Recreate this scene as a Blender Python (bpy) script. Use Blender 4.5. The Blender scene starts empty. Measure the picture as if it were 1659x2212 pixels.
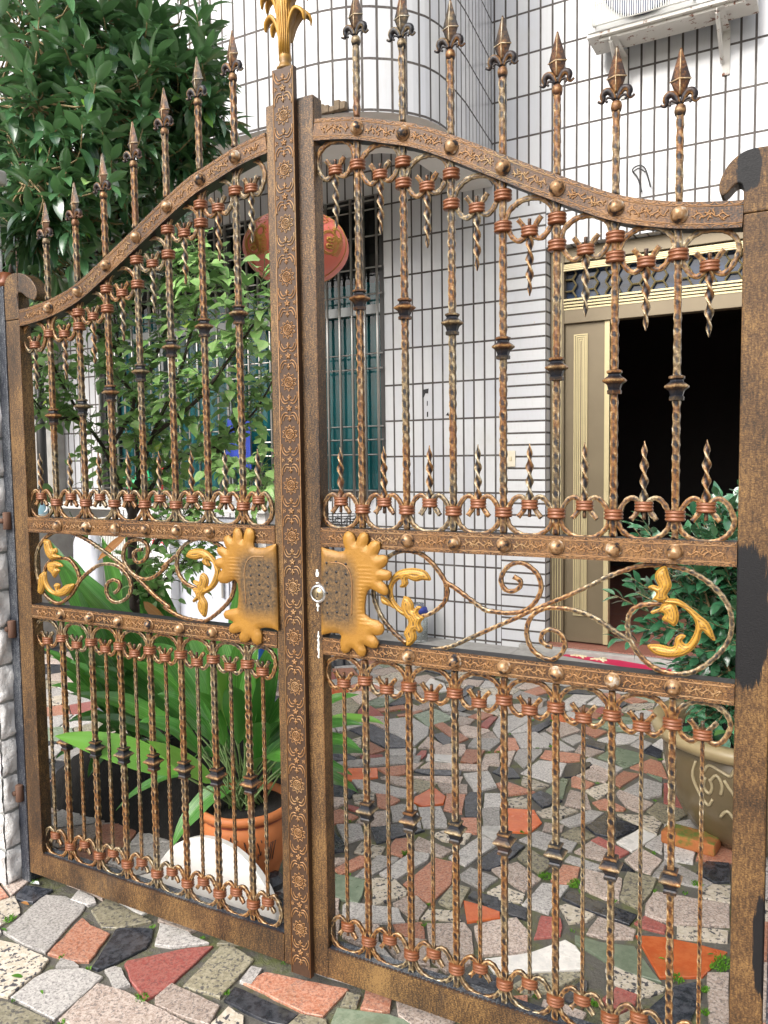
import bpy, math, random
import numpy as np
from mathutils import Vector, Matrix
from mathutils.geometry import delaunay_2d_cdt

# ------------------------------------------------------------------ camera
SC = bpy.context.scene
F = 1700.0; YAW = -.4917; PIT = .0684; ROLL = -.0128; DG = .025
def _basis(yaw, pitch, roll):
    cy, sy = math.cos(yaw), math.sin(yaw); cp, sp = math.cos(pitch), math.sin(pitch)
    fwd = Vector((sy*cp, cy*cp, -sp)); right = Vector((cy, -sy, 0)); up = right.cross(fwd)
    c, s = math.cos(roll), math.sin(roll)
    return c*right+s*up, -s*right+c*up, fwd
RR, UU, WW = _basis(YAW, PIT, ROLL)
CAM = Vector((1.26286, -1.78803, 1.5))
cd = bpy.data.cameras.new('camera'); cam = bpy.data.objects.new('camera', cd)
SC.collection.objects.link(cam); SC.camera = cam
cd.sensor_fit = 'HORIZONTAL'; cd.sensor_width = 36; cd.lens = 36*F/1659
cd.clip_start = .05; cd.clip_end = 400
m3 = Matrix((RR, UU, -WW)).transposed()
cam.matrix_world = Matrix.Translation(CAM) @ m3.to_4x4()

def ray(x, y): return (x-829.5)/F*RR-(y-1106)/F*UU+WW
def atY(x, y, Y=0.0):
    r = ray(x, y); return CAM+r*((Y-CAM.y)/r.y)
def atZ(x, y, z=0.0):
    r = ray(x, y); return CAM+r*((z-CAM.z)/r.z)
def atD(x, y, d): return CAM+ray(x, y)*d
def GP(X, Z, Y=0.0):          # measured on the front plane of the gate, moved back along the sight line to depth Y
    k = (Y-CAM.y)/(-CAM.y)
    return Vector((CAM.x+(X-CAM.x)*k, Y, CAM.z+(Z-CAM.z)*k))
HU = Vector((math.cos(DG), -math.sin(DG), 0)); HN = Vector((math.sin(DG), math.cos(DG), 0)); HO = Vector((0, 3.6, 0))
def HL(x, y, d=0.0):          # a point on the house front (or d metres behind it), in the house's own axes
    r = ray(x, y); t = (HN.dot(HO-CAM)+d)/HN.dot(r); p = CAM+r*t-HO
    return Vector((p.dot(HU), d, p.z))
def h2w(s, d, z): return HO+HU*s+HN*d+Vector((0, 0, z))

# ------------------------------------------------------------------ world, sun, exposure
SUN_EL, SUN_AZ = math.radians(40), math.radians(196)
w = bpy.data.worlds.new('World'); SC.world = w; w.use_nodes = True
nt = w.node_tree; bg = nt.nodes['Background']
sky = nt.nodes.new('ShaderNodeTexSky'); sky.sky_type = 'NISHITA'; sky.sun_disc = False
sky.sun_elevation = SUN_EL; sky.sun_rotation = SUN_AZ
sky.air_density = 1.0; sky.dust_density = 6.0; sky.ozone_density = 1.0
hsv = nt.nodes.new('ShaderNodeHueSaturation'); hsv.inputs['Saturation'].default_value = .35
nt.links.new(sky.outputs[0], hsv.inputs['Color']); nt.links.new(hsv.outputs[0], bg.inputs[0])
bg.inputs[1].default_value = .15
sl = bpy.data.lights.new('sun', 'SUN'); sl.energy = .75; sl.angle = math.radians(40); sl.color = (1, .97, .92)
so = bpy.data.objects.new('sun', sl); SC.collection.objects.link(so)
sd = Vector((math.sin(SUN_AZ)*math.cos(SUN_EL), math.cos(SUN_AZ)*math.cos(SUN_EL), math.sin(SUN_EL)))
so.rotation_euler = (-sd).to_track_quat('-Z', 'Y').to_euler(); so.location = (0, -4, 8)
SC.view_settings.view_transform = 'Standard'; SC.view_settings.look = 'None'
SC.view_settings.exposure = 1.05; SC.view_settings.gamma = 1
rnd = random.Random(7)

# ------------------------------------------------------------------ materials
def lin(c): return tuple(((v/255)/12.92 if v/255 <= .04045 else ((v/255+.055)/1.055)**2.4) for v in c)+(1,)
class N:
    def __init__(s, name):
        s.m = bpy.data.materials.new(name); s.m.use_nodes = True; s.t = s.m.node_tree
        s.b = s.t.nodes['Principled BSDF']; s.tc = None
    def n(s, typ, **kw):
        x = s.t.nodes.new(typ)
        for k, v in kw.items():
            if k in x.inputs.keys(): x.inputs[k].default_value = v
            else: setattr(x, k, v)
        return x
    def l(s, a, b): s.t.links.new(a, b)
    def co(s, kind='Object', scale=(1, 1, 1)):
        tc = s.n('ShaderNodeTexCoord'); mp = s.n('ShaderNodeMapping'); mp.inputs['Scale'].default_value = scale
        s.l(tc.outputs[kind], mp.inputs[0]); return mp.outputs[0]
    def noise(s, v, scale, detail=4, rough=.6):
        x = s.n('ShaderNodeTexNoise'); x.inputs['Scale'].default_value = scale; x.inputs['Detail'].default_value = detail
        x.inputs['Roughness'].default_value = rough; s.l(v, x.inputs['Vector']); return x.outputs['Fac']
    def vor(s, v, scale, out='Color', feature='F1'):
        x = s.n('ShaderNodeTexVoronoi'); x.feature = feature; x.inputs['Scale'].default_value = scale; s.l(v, x.inputs['Vector']); return x.outputs[out]
    def ramp(s, fac, stops, interp='LINEAR'):
        x = s.n('ShaderNodeValToRGB'); e = x.color_ramp.elements; x.color_ramp.interpolation = interp
        while len(e) < len(stops): e.new(.5)
        for i, (p, c) in enumerate(stops):
            e[i].position = p
            e[i].color = c if len(c) == 4 else tuple(c)+(1,)
        s.l(fac, x.inputs[0]); return x.outputs[0]
    def mix(s, fac, a, b, mode='MIX'):
        x = s.n('ShaderNodeMix'); x.data_type = 'RGBA'; x.blend_type = mode
        for i, v in ((0, fac), (6, a), (7, b)):
            if isinstance(v, (int, float)): x.inputs[i].default_value = v
            elif isinstance(v, tuple): x.inputs[i].default_value = v if len(v) == 4 else v+(1,)
            else: s.l(v, x.inputs[i])
        return x.outputs[2]
    def math(s, op, a, b=0.0, c=None, clamp=False):
        x = s.n('ShaderNodeMath'); x.operation = op; x.use_clamp = clamp
        for i, v in ((0, a), (1, b), (2, c)):
            if v is None: continue
            if isinstance(v, (int, float)): x.inputs[i].default_value = v
            else: s.l(v, x.inputs[i])
        return x.outputs[0]
    def attr(s, name):
        x = s.n('ShaderNodeAttribute'); x.attribute_name = name; return x.outputs['Fac']
    def bump(s, h, strength=.3, dist=.01):
        x = s.n('ShaderNodeBump'); x.inputs['Strength'].default_value = strength; x.inputs['Distance'].default_value = dist
        s.l(h, x.inputs['Height']); s.l(x.outputs[0], s.b.inputs['Normal'])
    def out(s, col=None, rough=.5, metal=0.0, spec=None):
        if col is not None:
            if isinstance(col, tuple): s.b.inputs['Base Color'].default_value = col if len(col) == 4 else col+(1,)
            else: s.l(col, s.b.inputs['Base Color'])
        if isinstance(rough, (int, float)): s.b.inputs['Roughness'].default_value = rough
        else: s.l(rough, s.b.inputs['Roughness'])
        s.b.inputs['Metallic'].default_value = metal
        if spec is not None: s.b.inputs['Specular IOR Level'].default_value = spec
        return s.m
MAT = {}
def simple(name, col, rough=.5, metal=0.0, var=.25, sc=12, bump=0.0, spec=None):
    n = N(name); v = n.co(); f = n.noise(v, sc)
    c = n.mix(f, tuple(x*(1-var) for x in col[:3]), tuple(min(1, x*(1+var)) for x in col[:3]))
    if bump: n.bump(n.noise(v, sc*4), bump, .005)
    MAT[name] = n.out(c, rough, metal, spec); return MAT[name]

def make_iron():
    # hammered bars: gold dry-brushed on the ridges (attribute wear), black in the pits, rust and chalky patches
    n = N('hammered_iron'); v = n.co(); w_ = n.attr('wear')
    f = n.noise(v, 90, 5, .7); big = n.noise(v, 5, 3); big2 = n.noise(v, 9, 3)
    t = n.math('ADD', w_, n.math('MULTIPLY_ADD', f, .9, -.45))
    c1 = n.ramp(t, [(.20, (.005, .005, .009)), (.44, (.035, .016, .008)), (.60, (.150, .060, .017)), (.74, (.30, .165, .055)), (.93, (.60, .48, .31))])
    c2 = n.ramp(t, [(.2, (.005, .007, .013)), (.46, (.028, .023, .017)), (.61, (.12, .080, .040)), (.75, (.31, .24, .13)), (.93, (.66, .61, .50))])
    c = n.mix(n.ramp(big, [(.45, (0, 0, 0)), (.58, (1, 1, 1))]), c1, c2)
    c = n.mix(n.ramp(big2, [(.58, (0, 0, 0)), (.72, (.6, .6, .6))]), c, (.14, .05, .016))
    n.bump(f, .5, .003); MAT['iron'] = n.out(c, .42, .25)
    # flat painted sections: gold glaze dragged over black
    for nm, lo, mid, hi, th in (('iron_flat', (.010, .007, .006), (.085, .038, .013), (.23, .115, .036), 0), ('iron_stile', (.012, .009, .006), (.080, .041, .016), (.235, .135, .048), 0),
                                ('iron_blue', (.008, .011, .022), (.028, .033, .045), (.16, .17, .18), 0)):
        n = N(nm); v = n.co(scale=(1, 1, .5)); v2 = n.co(scale=(1.0, 1.0, .30)); v3 = n.co(scale=(.6, 1, 1))
        f = n.noise(v3, 330, 3, .7); g = n.noise(v2, 170, 3, .7); big = n.noise(v, 6, 4); 
        t = n.math('ADD', n.math('MULTIPLY', f, .65), n.math('MULTIPLY', g, .35)); t = n.math('ADD', t, n.math('MULTIPLY_ADD', big, .5, -.25))
        c = n.ramp(t, [(.38, lo), (.5, mid), (.62, hi)])
        stain = n.ramp(n.noise(n.co(scale=(1, 1, .35)), 3.2, 5, .7), [(.60, (0, 0, 0)), (.66, (.85, .85, .85))])
        c = n.mix(n.math('MULTIPLY', stain, .6), c, (.025, .022, .022))
        n.bump(t, .5, .003); MAT[nm] = n.out(c, .45, .2)
    # the wide right stile: two rough patches of black touch-up paint brushed over the glaze
    n = N('touched_up_stile'); v = n.co(); g = n.n('ShaderNodeNewGeometry'); sx = n.n('ShaderNodeSeparateXYZ'); n.l(g.outputs['Position'], sx.inputs[0])
    st_ = n.noise(n.co(scale=(1, 1, .10)), 130, 3, .7); f = n.noise(n.co(scale=(.6, 1, 1)), 330, 3, .7); g2 = n.noise(n.co(scale=(1, 1, .30)), 170, 3, .7); big = n.noise(v, 6, 4)
    t = n.math('ADD', n.math('MULTIPLY', f, .55), n.math('MULTIPLY', g2, .45)); t = n.math('ADD', t, n.math('MULTIPLY_ADD', big, .5, -.25))
    c = n.ramp(t, [(.34, (.012, .009, .006)), (.5, (.080, .041, .016)), (.68, (.235, .135, .048))]); tot = None
    for (x0, rx, z0, rz) in ((1.163, .042, 1.16, .155), (1.207, .023, .45, .115), (1.150, .024, 2.075, .045)):
        a = n.math('DIVIDE', n.math('SUBTRACT', sx.outputs[0], x0), rx); b = n.math('DIVIDE', n.math('SUBTRACT', sx.outputs[2], z0), rz)
        q = n.math('ADD', n.math('POWER', n.math('ABSOLUTE', a), 2.6), n.math('POWER', n.math('ABSOLUTE', b), 2.6)); q = n.math('ADD', q, n.math('MULTIPLY_ADD', st_, 1.6, -.8))
        tot = q if tot is None else n.math('MINIMUM', tot, q)
    c = n.mix(n.ramp(tot, [(.85, (1, 1, 1)), (1.0, (0, 0, 0))]), c, (.004, .004, .005)); n.bump(t, .5, .003); MAT['iron_touch'] = n.out(c, .55, 0, .3)
    n = N('relief_copper'); v = n.co(); f = n.noise(v, 150, 3); big = n.noise(v, 4, 3)
    c = n.mix(f, (.14, .062, .022), (.42, .23, .095)); c = n.mix(n.math('MULTIPLY', n.ramp(big, [(.5, (0, 0, 0)), (.7, (1, 1, 1))]), .5), c, (.36, .29, .16))
    MAT['relief'] = n.out(c, .4, .3)
    n = N('relief_ground'); v = n.co(); f = n.noise(v, 120, 3)
    MAT['relief_dark'] = n.out(n.mix(f, (.020, .012, .008), (.085, .042, .020)), .5, .2)
    n = N('clamp_copper'); v = n.co(); f = n.noise(v, 60, 4); w_ = n.attr('wear')
    c = n.mix(f, (.075, .021, .008), (.24, .078, .025)); c = n.mix(n.ramp(w_, [(.75, (0, 0, 0)), (1, (.7, .7, .7))]), c, (.5, .30, .18))
    MAT['clamp'] = n.out(c, .38, .2)
    n = N('rivet_brass'); v = n.co(); f = n.noise(v, 50, 4); c = n.ramp(f, [(.40, (.02, .018, .02)), (.47, (.24, .13, .055)), (.58, (.36, .22, .11)), (.68, (.55, .50, .42))])
    MAT['rivet'] = n.out(c, .36, .35)
    n = N('gilding'); v = n.co(); f = n.noise(v, 22, 4); w_ = n.attr('wear')
    c = n.mix(f, (.27, .135, .018), (.52, .28, .035)); c = n.mix(n.ramp(w_, [(.05, (.95, .95, .95)), (.5, (0, 0, 0))]), c, (.06, .038, .02))
    MAT['gold'] = n.out(c, .42, .15)
    n = N('plate_gilding'); v = n.co(); f = n.noise(v, 110, 4, .7); g = n.noise(v, 14, 3); w_ = n.attr('wear')
    c = n.mix(g, (.22, .10, .012), (.38, .19, .025)); dk = n.ramp(f, [(.36, (.035, .026, .018)), (.52, (.10, .060, .026)), (.7, (.20, .115, .045))])
    m = n.ramp(n.math('ADD', w_, n.math('MULTIPLY_ADD', g, .5, -.25)), [(.12, (1, 1, 1)), (.75, (0, 0, 0))])
    n.bump(f, .35, .004); MAT['plate'] = n.out(n.mix(m, c, dk), .45, .15)
make_iron()
simple('chrome', (.55, .55, .55), .22, .95, .1); simple('brass_key', (.32, .25, .15), .3, .8, .2, 60)
simple('black_iron', (.018, .018, .020), .5, .2, .4, 20, .2)

def tiles(name, horizontal=False):
    n = N(name); v = n.co('UV')
    b = n.n('ShaderNodeTexBrick'); b.offset = 0; b.squash = 1; n.l(v, b.inputs['Vector'])
    bw, rh = (.0832, .2735) if not horizontal else (.30, .0832)
    b.inputs['Scale'].default_value = 1; b.inputs['Brick Width'].default_value = bw; b.inputs['Row Height'].default_value = rh
    b.inputs['Mortar Size'].default_value = .0074; b.inputs['Mortar Smooth'].default_value = .15; b.inputs['Bias'].default_value = 0
    b.inputs['Color1'].default_value = (.60, .605, .61, 1); b.inputs['Color2'].default_value = (.51, .52, .55, 1); b.inputs['Mortar'].default_value = (.07, .06, .055, 1)
    streak = n.noise(n.co('UV', (9, 1.2, 1)), 6, 4); grime = n.noise(v, 2.3, 5, .7)
    c = n.mix(n.ramp(streak, [(.5, (0, 0, 0)), (.8, (.22, .22, .22))]), b.outputs[0], (.42, .40, .36))
    c = n.mix(n.ramp(grime, [(.55, (0, 0, 0)), (.75, (.25, .25, .25))]), c, (.45, .43, .38))
    chip = n.math('MULTIPLY', n.ramp(n.noise(n.co('UV', (1.5, 1, 1)), 20, 5, .75), [(.66, (0, 0, 0)), (.68, (1, 1, 1))]), n.attr('chip'))
    c = n.mix(chip, c, (.50, .40, .25))
    tiny = n.ramp(n.noise(v, 45, 2), [(.80, (0, 0, 0)), (.83, (1, 1, 1))]); c = n.mix(tiny, c, (.12, .11, .10))
    n.bump(n.math('SUBTRACT', 1.0, b.outputs['Fac']), .6, .004)
    r = n.math('MULTIPLY_ADD', b.outputs['Fac'], .6, .16)
    MAT[name] = n.out(c, r)
tiles('wall_tiles'); tiles('trim_tiles', True)
simple('plaster', (.70, .69, .66), .8, 0, .08, 3)
simple('concrete', (.33, .32, .30), .85, 0, .35, 14, .3)
simple('white_paint', (.72, .73, .72), .45, 0, .06, 5)
simple('old_white_metal', (.62, .62, .58), .5, 0, .12, 9)
n = N('rusty_white_metal'); v = n.co(); f = n.noise(v, 16, 5, .7)
MAT['rusty'] = n.out(n.mix(n.ramp(f, [(.575, (0, 0, 0)), (.63, (1, 1, 1))]), (.60, .58, .54), (.17, .06, .025)), .6)
simple('steel', (.42, .41, .38), .3, .85, .15, 8)
simple('dark_frame', (.035, .034, .033), .4, .3, .2)
simple('grey_frame', (.26, .27, .27), .4, .4, .15)
simple('curtain', (.006, .17, .19), .7, 0, .35, 6)
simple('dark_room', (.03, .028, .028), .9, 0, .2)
simple('bronze_door', (.17, .135, .085), .38, .35, .18, 4)
simple('bronze_panel', (.13, .095, .06), .38, .35, .18, 4)
simple('gold_trim', (.50, .42, .24), .35, .35, .12, 8)
simple('lattice', (.22, .18, .09), .4, .4, .2)
n = N('transom_glass'); v = n.co(scale=(1, 1, 3)); f = n.noise(v, 4, 3)
MAT['transom_glass'] = n.out(n.ramp(f, [(.35, (.006, .010, .02)), (.65, (.022, .045, .10))]), .12)
n = N('window_glass'); n.t.nodes.remove(n.b); o = n.t.nodes['Material Output']
gl = n.n('ShaderNodeBsdfGlossy'); gl.inputs['Roughness'].default_value = .03; tr = n.n('ShaderNodeBsdfTransparent'); tr.inputs[0].default_value = (.8, .88, .88, 1)
fr = n.n('ShaderNodeFresnel'); fr.inputs[0].default_value = 1.5; mx = n.n('ShaderNodeMixShader')
n.l(fr.outputs[0], mx.inputs[0]); n.l(tr.outputs[0], mx.inputs[1]); n.l(gl.outputs[0], mx.inputs[2]); n.l(mx.outputs[0], o.inputs[0]); MAT['glass'] = n.m

def granite(name, base, spots, amt=.5, sc=90, rough=.55, dark=(.05, .05, .06)):
    n = N(name); v = n.co(); f = n.vor(v, sc*2, 'Distance'); g = n.noise(v, sc*1.3, 4, .8); big = n.noise(v, 5, 5, .7)
    c = n.mix(n.ramp(g, [(.42, (0, 0, 0)), (.58, (1, 1, 1))]), base, spots)
    k = n.noise(v, sc*1.5, 2, .6); c = n.mix(n.math('MULTIPLY', n.ramp(k, [(.56, (0, 0, 0)), (.60, (1, 1, 1))]), amt), c, dark)
    tint = n.attr('tint'); c = n.mix(1.0, c, n.ramp(tint, [(0, (.70, .68, .66)), (1, (1.15, 1.12, 1.1))]), 'MULTIPLY')
    c = n.mix(n.ramp(big, [(.56, (0, 0, 0)), (.78, (.5, .5, .5))]), c, (.10, .095, .055))
    n.bump(g, .3, .003); MAT[name] = n.out(c, n.math('MULTIPLY_ADD', big, -.5, rough+.2)); return MAT[name]
granite('pink_granite', (.33, .26, .22), (.55, .48, .43), .6)
granite('grey_granite', (.33, .32, .31), (.52, .51, .49), .5)
granite('orange_granite', (.36, .14, .08), (.50, .28, .20), .45)
granite('red_granite', (.32, .075, .065), (.40, .16, .135), .4)
granite('black_slate', (.020, .024, .032), (.06, .066, .08), .2, 25, .22)
granite('green_slate', (.15, .20, .14), (.21, .26, .19), .1, 20, .35, (.12, .14, .1))
granite('orange_tile', (.50, .11, .035), (.56, .15, .05), .05, 12, .25)
granite('white_marble', (.55, .55, .53), (.66, .65, .62), .12, 12, .35, (.4, .4, .4))
granite('fleck_granite', (.40, .36, .28), (.54, .50, .43), 1.0, 45, .5)
granite('olive_granite', (.20, .185, .125), (.33, .31, .23), .8, 60, .5)
granite('step_granite', (.36, .12, .08), (.48, .24, .18), .5)
n = N('mossy_mortar'); v = n.co(); f = n.noise(v, 7, 6, .7); g = n.noise(v, 70, 4, .8)
c = n.mix(g, (.05, .047, .040), (.15, .14, .12)); c = n.mix(n.math('MULTIPLY', n.ramp(f, [(.48, (0, 0, 0)), (.66, (1, 1, 1))]), .8), c, n.mix(g, (.05, .06, .012), (.17, .20, .035)))
n.bump(g, .8, .01); MAT['mortar'] = n.out(c, .75)
n = N('split_brick'); v = n.co(); f = n.noise(v, 18, 6, .7); b_ = n.noise(v, 3, 5, .7)
c = n.mix(f, (.50, .50, .49), (.74, .74, .73)); c = n.mix(n.ramp(b_, [(.58, (0, 0, 0)), (.72, (.8, .8, .8))]), c, (.22, .20, .17)); n.bump(f, .9, .02)
MAT['split_brick'] = n.out(c, .8)
simple('grey_mortar', (.38, .38, .36), .9, 0, .3, 30, .4)

def leafmat(name, a, b, vein=None, rough=.38, edge=None, under=None, trans=.25, scale=3, spots=None, stripes=None, spec=.6):
    n = N(name); r = n.attr('rnd'); u = n.attr('across')
    c = n.mix(r, a, b)
    if stripes:
        cv = n.n('ShaderNodeCombineXYZ'); n.l(n.math('MULTIPLY', n.attr('side'), 9.0), cv.inputs[0]); n.l(n.math('MULTIPLY', r, 37.0), cv.inputs[1]); f = n.noise(cv.outputs[0], 1.6, 3, .6); c = n.mix(n.ramp(f, [(.45, (0, 0, 0)), (.7, (.8, .8, .8))]), c, stripes)
    if edge: c = n.mix(n.ramp(r, [(.82, (0, 0, 0)), (.97, (1, 1, 1))]), c, edge)
    if vein: c = n.mix(n.math('MULTIPLY', n.ramp(u, [(0, (1, 1, 1)), (.09, (0, 0, 0))]), .6), c, vein)
    if spots:
        f = n.noise(n.co(), 60, 3, .6); c = n.mix(n.ramp(f, [(.56, (0, 0, 0)), (.62, (.8, .8, .8))]), c, spots)
    if under:
        g = n.n('ShaderNodeNewGeometry'); c = n.mix(g.outputs['Backfacing'], c, under)
    n.out(c, rough, 0, spec)
    if spec > .9: n.b.inputs['Coat Weight'].default_value = .7; n.b.inputs['Coat Roughness'].default_value = .22; n.b.inputs['Coat IOR'].default_value = 1.7
    t = n.n('ShaderNodeBsdfTranslucent'); n.l(c, t.inputs[0]); ms = n.n('ShaderNodeMixShader'); ms.inputs[0].default_value = trans
    o = n.t.nodes['Material Output']; n.l(n.b.outputs[0], ms.inputs[1]); n.l(t.outputs[0], ms.inputs[2]); n.l(ms.outputs[0], o.inputs[0])
    MAT[name] = n.m
leafmat('tree_leaf', (.020, .078, .034), (.13, .31, .12), (.18, .34, .14), .30, (.22, .46, .05), (.09, .20, .07), .22, spec=1.0)
leafmat('shrub_leaf', (.17, .36, .09), (.38, .60, .20), (.2, .4, .12), .45, (.36, .48, .07), (.16, .30, .10), .3, spots=(.42, .48, .26))
leafmat('broad_leaf', (.030, .13, .022), (.12, .36, .05), None, .30, (.26, .48, .07), (.05, .17, .03), .28, stripes=(.20, .46, .11))
leafmat('bush_leaf', (.030, .14, .065), (.10, .30, .14), (.10, .24, .11), .25, (.16, .30, .05), (.06, .14, .06), .18, spec=1.0)
leafmat('moss', (.05, .16, .01), (.14, .34, .02), None, .7)
leafmat('dead_leaf', (.30, .12, .03), (.42, .20, .05), (.5, .35, .15), .6)
simple('rust', (.10, .05, .03), .8, 0, .4, 60, .3); simple('rubble', (.20, .15, .10), .9, 0, .5, 60, .5); simple('bark', (.045, .033, .028), .85, 0, .4, 40, .6); simple('twig', (.26, .19, .09), .7, 0, .3, 20); simple('green_stem', (.10, .16, .05), .6, 0, .3, 20)
simple('soil', (.008, .007, .006), .95, 0, .5, 40, .8); simple('terracotta', (.46, .15, .045), .6, 0, .18, 8); simple('terracotta_dark', (.20, .05, .03), .6, 0, .2)  # soil toned near black so the mound passes for shade under the plants
simple('dark_ink', (.05, .025, .02), .7); simple('brick_red', (.30, .11, .045), .85, 0, .4, 25, .5)
n = N('mossy_brick'); v = n.co(); f = n.noise(v, 16, 5, .7); g = n.n('ShaderNodeNewGeometry'); sx = n.n('ShaderNodeSeparateXYZ'); n.l(g.outputs['Normal'], sx.inputs[0])
mm = n.ramp(n.math('ADD', n.math('MULTIPLY', sx.outputs[2], .18), f), [(.55, (0, 0, 0)), (.72, (1, 1, 1))]); n.bump(f, .8, .01)
MAT['mossy_brick'] = n.out(n.mix(mm, n.mix(f, (.20, .05, .02), (.50, .19, .05)), (.10, .13, .02)), .85)
simple('glazed_pot', (.13, .10, .055), .25, 0, .35, 6); simple('pot_rim', (.33, .26, .14), .3, 0, .12, 5); simple('pot_motif', (.36, .30, .18), .35, 0, .2)
simple('marble', (.66, .65, .62), .35, 0, .05, 5); simple('green_plastic', (.01, .30, .11), .35, 0, .1); simple('red_plastic', (.55, .02, .03), .35, 0, .1)
simple('blue_plastic', (.01, .10, .38), .35, 0, .1); simple('dark_grey', (.06, .07, .09), .4); simple('blue_cloth', (.012, .035, .26), .7, 0, .3)
simple('red_paper', (.48, .012, .07), .7, 0, .12); simple('cream', (.66, .58, .38), .6, 0, .1); simple('switch_ivory', (.66, .60, .47), .4, 0, .05)
simple('lantern_red', (.66, .15, .10), .45, 0, .15, 3); simple('lantern_gold', (.46, .25, .05), .4, .2, .3, 40); simple('lantern_orange', (.55, .22, .03), .5, .1, .3, 60); simple('cable', (.03, .03, .03), .6)
simple('slab_top', (.50, .49, .46), .5, 0, .15, 6); simple('cabinet', (.47, .49, .54), .35, 0, .05, 2); simple('red_ink', (.55, .02, .03), .6); simple('dark_blue_slat', (.03, .04, .10), .5)
simple('blue_white', (.30, .50, .60), .35, 0, .2, 20)
n = N('jar_glass'); n.b.inputs['Transmission Weight'].default_value = .85; MAT['jar'] = n.out((.85, .9, .88), .12)
simple('cloth_print', (.05, .07, .32), .8, 0, .6, 90)
# ------------------------------------------------------------------ mesh helpers
V3 = Vector
class MB:
    def __init__(s): s.v = []; s.f = []; s.mi = []; s.at = {}; s.sm = []
    def a(s, verts, faces, mi=0, smooth=False, **att):
        o = len(s.v); s.v += [tuple(p) for p in verts]
        for f in faces: s.f.append(tuple(i+o for i in f)); s.mi.append(mi); s.sm.append(smooth)
        for k, val in att.items():
            d = s.at.setdefault(k, {})
            if isinstance(val, (int, float)):
                for i in range(len(verts)): d[o+i] = val
            else:
                for i, x in enumerate(val): d[o+i] = x
        return o
    def box(s, c0, c1, mi=0, fr=None, **att):
        (x0, y0, z0), (x1, y1, z1) = c0, c1
        P = [(x0, y0, z0), (x1, y0, z0), (x1, y1, z0), (x0, y1, z0), (x0, y0, z1), (x1, y0, z1), (x1, y1, z1), (x0, y1, z1)]
        if fr: P = [fr(*p) for p in P]
        s.a(P, [(0, 3, 2, 1), (4, 5, 6, 7), (0, 1, 5, 4), (1, 2, 6, 5), (2, 3, 7, 6), (3, 0, 4, 7)], mi, **att)
    def tube(s, pts, r, seg=6, mi=0, cap=True, smooth=True, sec=None, wear=None, up=None, twist=0.0):
        # sec: list of (u, v) cross-section points (unit), r: radius or list; wear: function(i, j)
        pts = [V3(p) for p in pts]; n = len(pts)
        if n < 2: return
        sec = sec or [(math.cos(2*math.pi*k/seg), math.sin(2*math.pi*k/seg)) for k in range(seg)]
        m = len(sec); t0 = (pts[1]-pts[0]).normalized()
        up = V3(up) if up else (V3((0, 1, 0)) if abs(t0.y) < .9 else V3((1, 0, 0)))
        verts = []; wv = []
        nrm = (up-t0*up.dot(t0)).normalized()
        for i, p in enumerate(pts):
            t = (pts[min(i+1, n-1)]-pts[max(i-1, 0)]).normalized()
            nrm = (nrm-t*nrm.dot(t)).normalized(); bi = t.cross(nrm)
            rr = r[i] if isinstance(r, (list, tuple)) else r
            a = twist*i; ca, sa = math.cos(a), math.sin(a)
            for j, (u, v) in enumerate(sec):
                k = 1.0
                if callable(rr): k = rr(i, j); q = 1.0
                else: q = rr
                U2 = (u*ca-v*sa)*q*k; V2 = (u*sa+v*ca)*q*k
                verts.append(p+bi*U2+nrm*V2); wv.append(wear(i, j) if wear else .5)
        fc = [(i*m+j, i*m+(j+1) % m, (i+1)*m+(j+1) % m, (i+1)*m+j) for i in range(n-1) for j in range(m)]
        if cap: fc += [tuple(range(m-1, -1, -1)), tuple((n-1)*m+j for j in range(m))]
        s.a(verts, fc, mi, smooth, wear=wv)
    def lathe(s, prof, c, seg=16, mi=0, rx=1.0, ry=1.0, rot=0.0, smooth=True, cap=True, wear=None, axis='z', fr=None):
        verts = []; n = len(prof); c = V3(c); wv = []
        for i, (r, z) in enumerate(prof):
            for j in range(seg):
                a = 2*math.pi*j/seg+rot; x, y = math.cos(a)*r*rx, math.sin(a)*r*ry
                p = V3((x, y, z)) if axis == 'z' else V3((x, -z, y))
                verts.append(c+p); wv.append(wear[i] if wear else .5)
        if fr: verts = [fr(*p) for p in verts]
        fc = [(i*seg+j, i*seg+(j+1) % seg, (i+1)*seg+(j+1) % seg, (i+1)*seg+j) for i in range(n-1) for j in range(seg)]
        if cap: fc += [tuple(range(seg-1, -1, -1)), tuple((n-1)*seg+j for j in range(seg))]
        s.a(verts, fc, mi, smooth, wear=wv)
    def prism(s, poly, y0, y1, mi=0, fr=None, wear=.5):   # outline in x-z, between y0 and y1
        n = len(poly); P = [V3((x, y0, z)) for x, z in poly]+[V3((x, y1, z)) for x, z in poly]
        if fr: P = [fr(*p) for p in P]
        s.a(P, [tuple(range(n)), tuple(range(2*n-1, n-1, -1))]+[(i, i+n, (i+1) % n+n, (i+1) % n) for i in range(n)], mi, wear=wear)
    def build(s, name, mats, parent=None, bevel=0, auto=True):
        me = bpy.data.meshes.new(name); me.from_pydata(s.v, [], s.f)
        if isinstance(mats, str): mats = [mats]
        for m in mats: me.materials.append(MAT[m])
        if len(mats) > 1: me.polygons.foreach_set('material_index', s.mi)
        me.polygons.foreach_set('use_smooth', s.sm)
        for k, d in s.at.items():
            at = me.attributes.new(k, 'FLOAT', 'POINT'); arr = [0.5]*len(s.v)
            for i, x in d.items(): arr[i] = x
            at.data.foreach_set('value', arr)
        me.update()
        o = bpy.data.objects.new(name, me); SC.collection.objects.link(o)
        if parent: o.parent = parent
        if bevel:
            b = o.modifiers.new('bevel', 'BEVEL'); b.width = bevel; b.segments = 2; b.limit_method = 'ANGLE'; b.angle_limit = math.radians(40)
        return o
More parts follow.
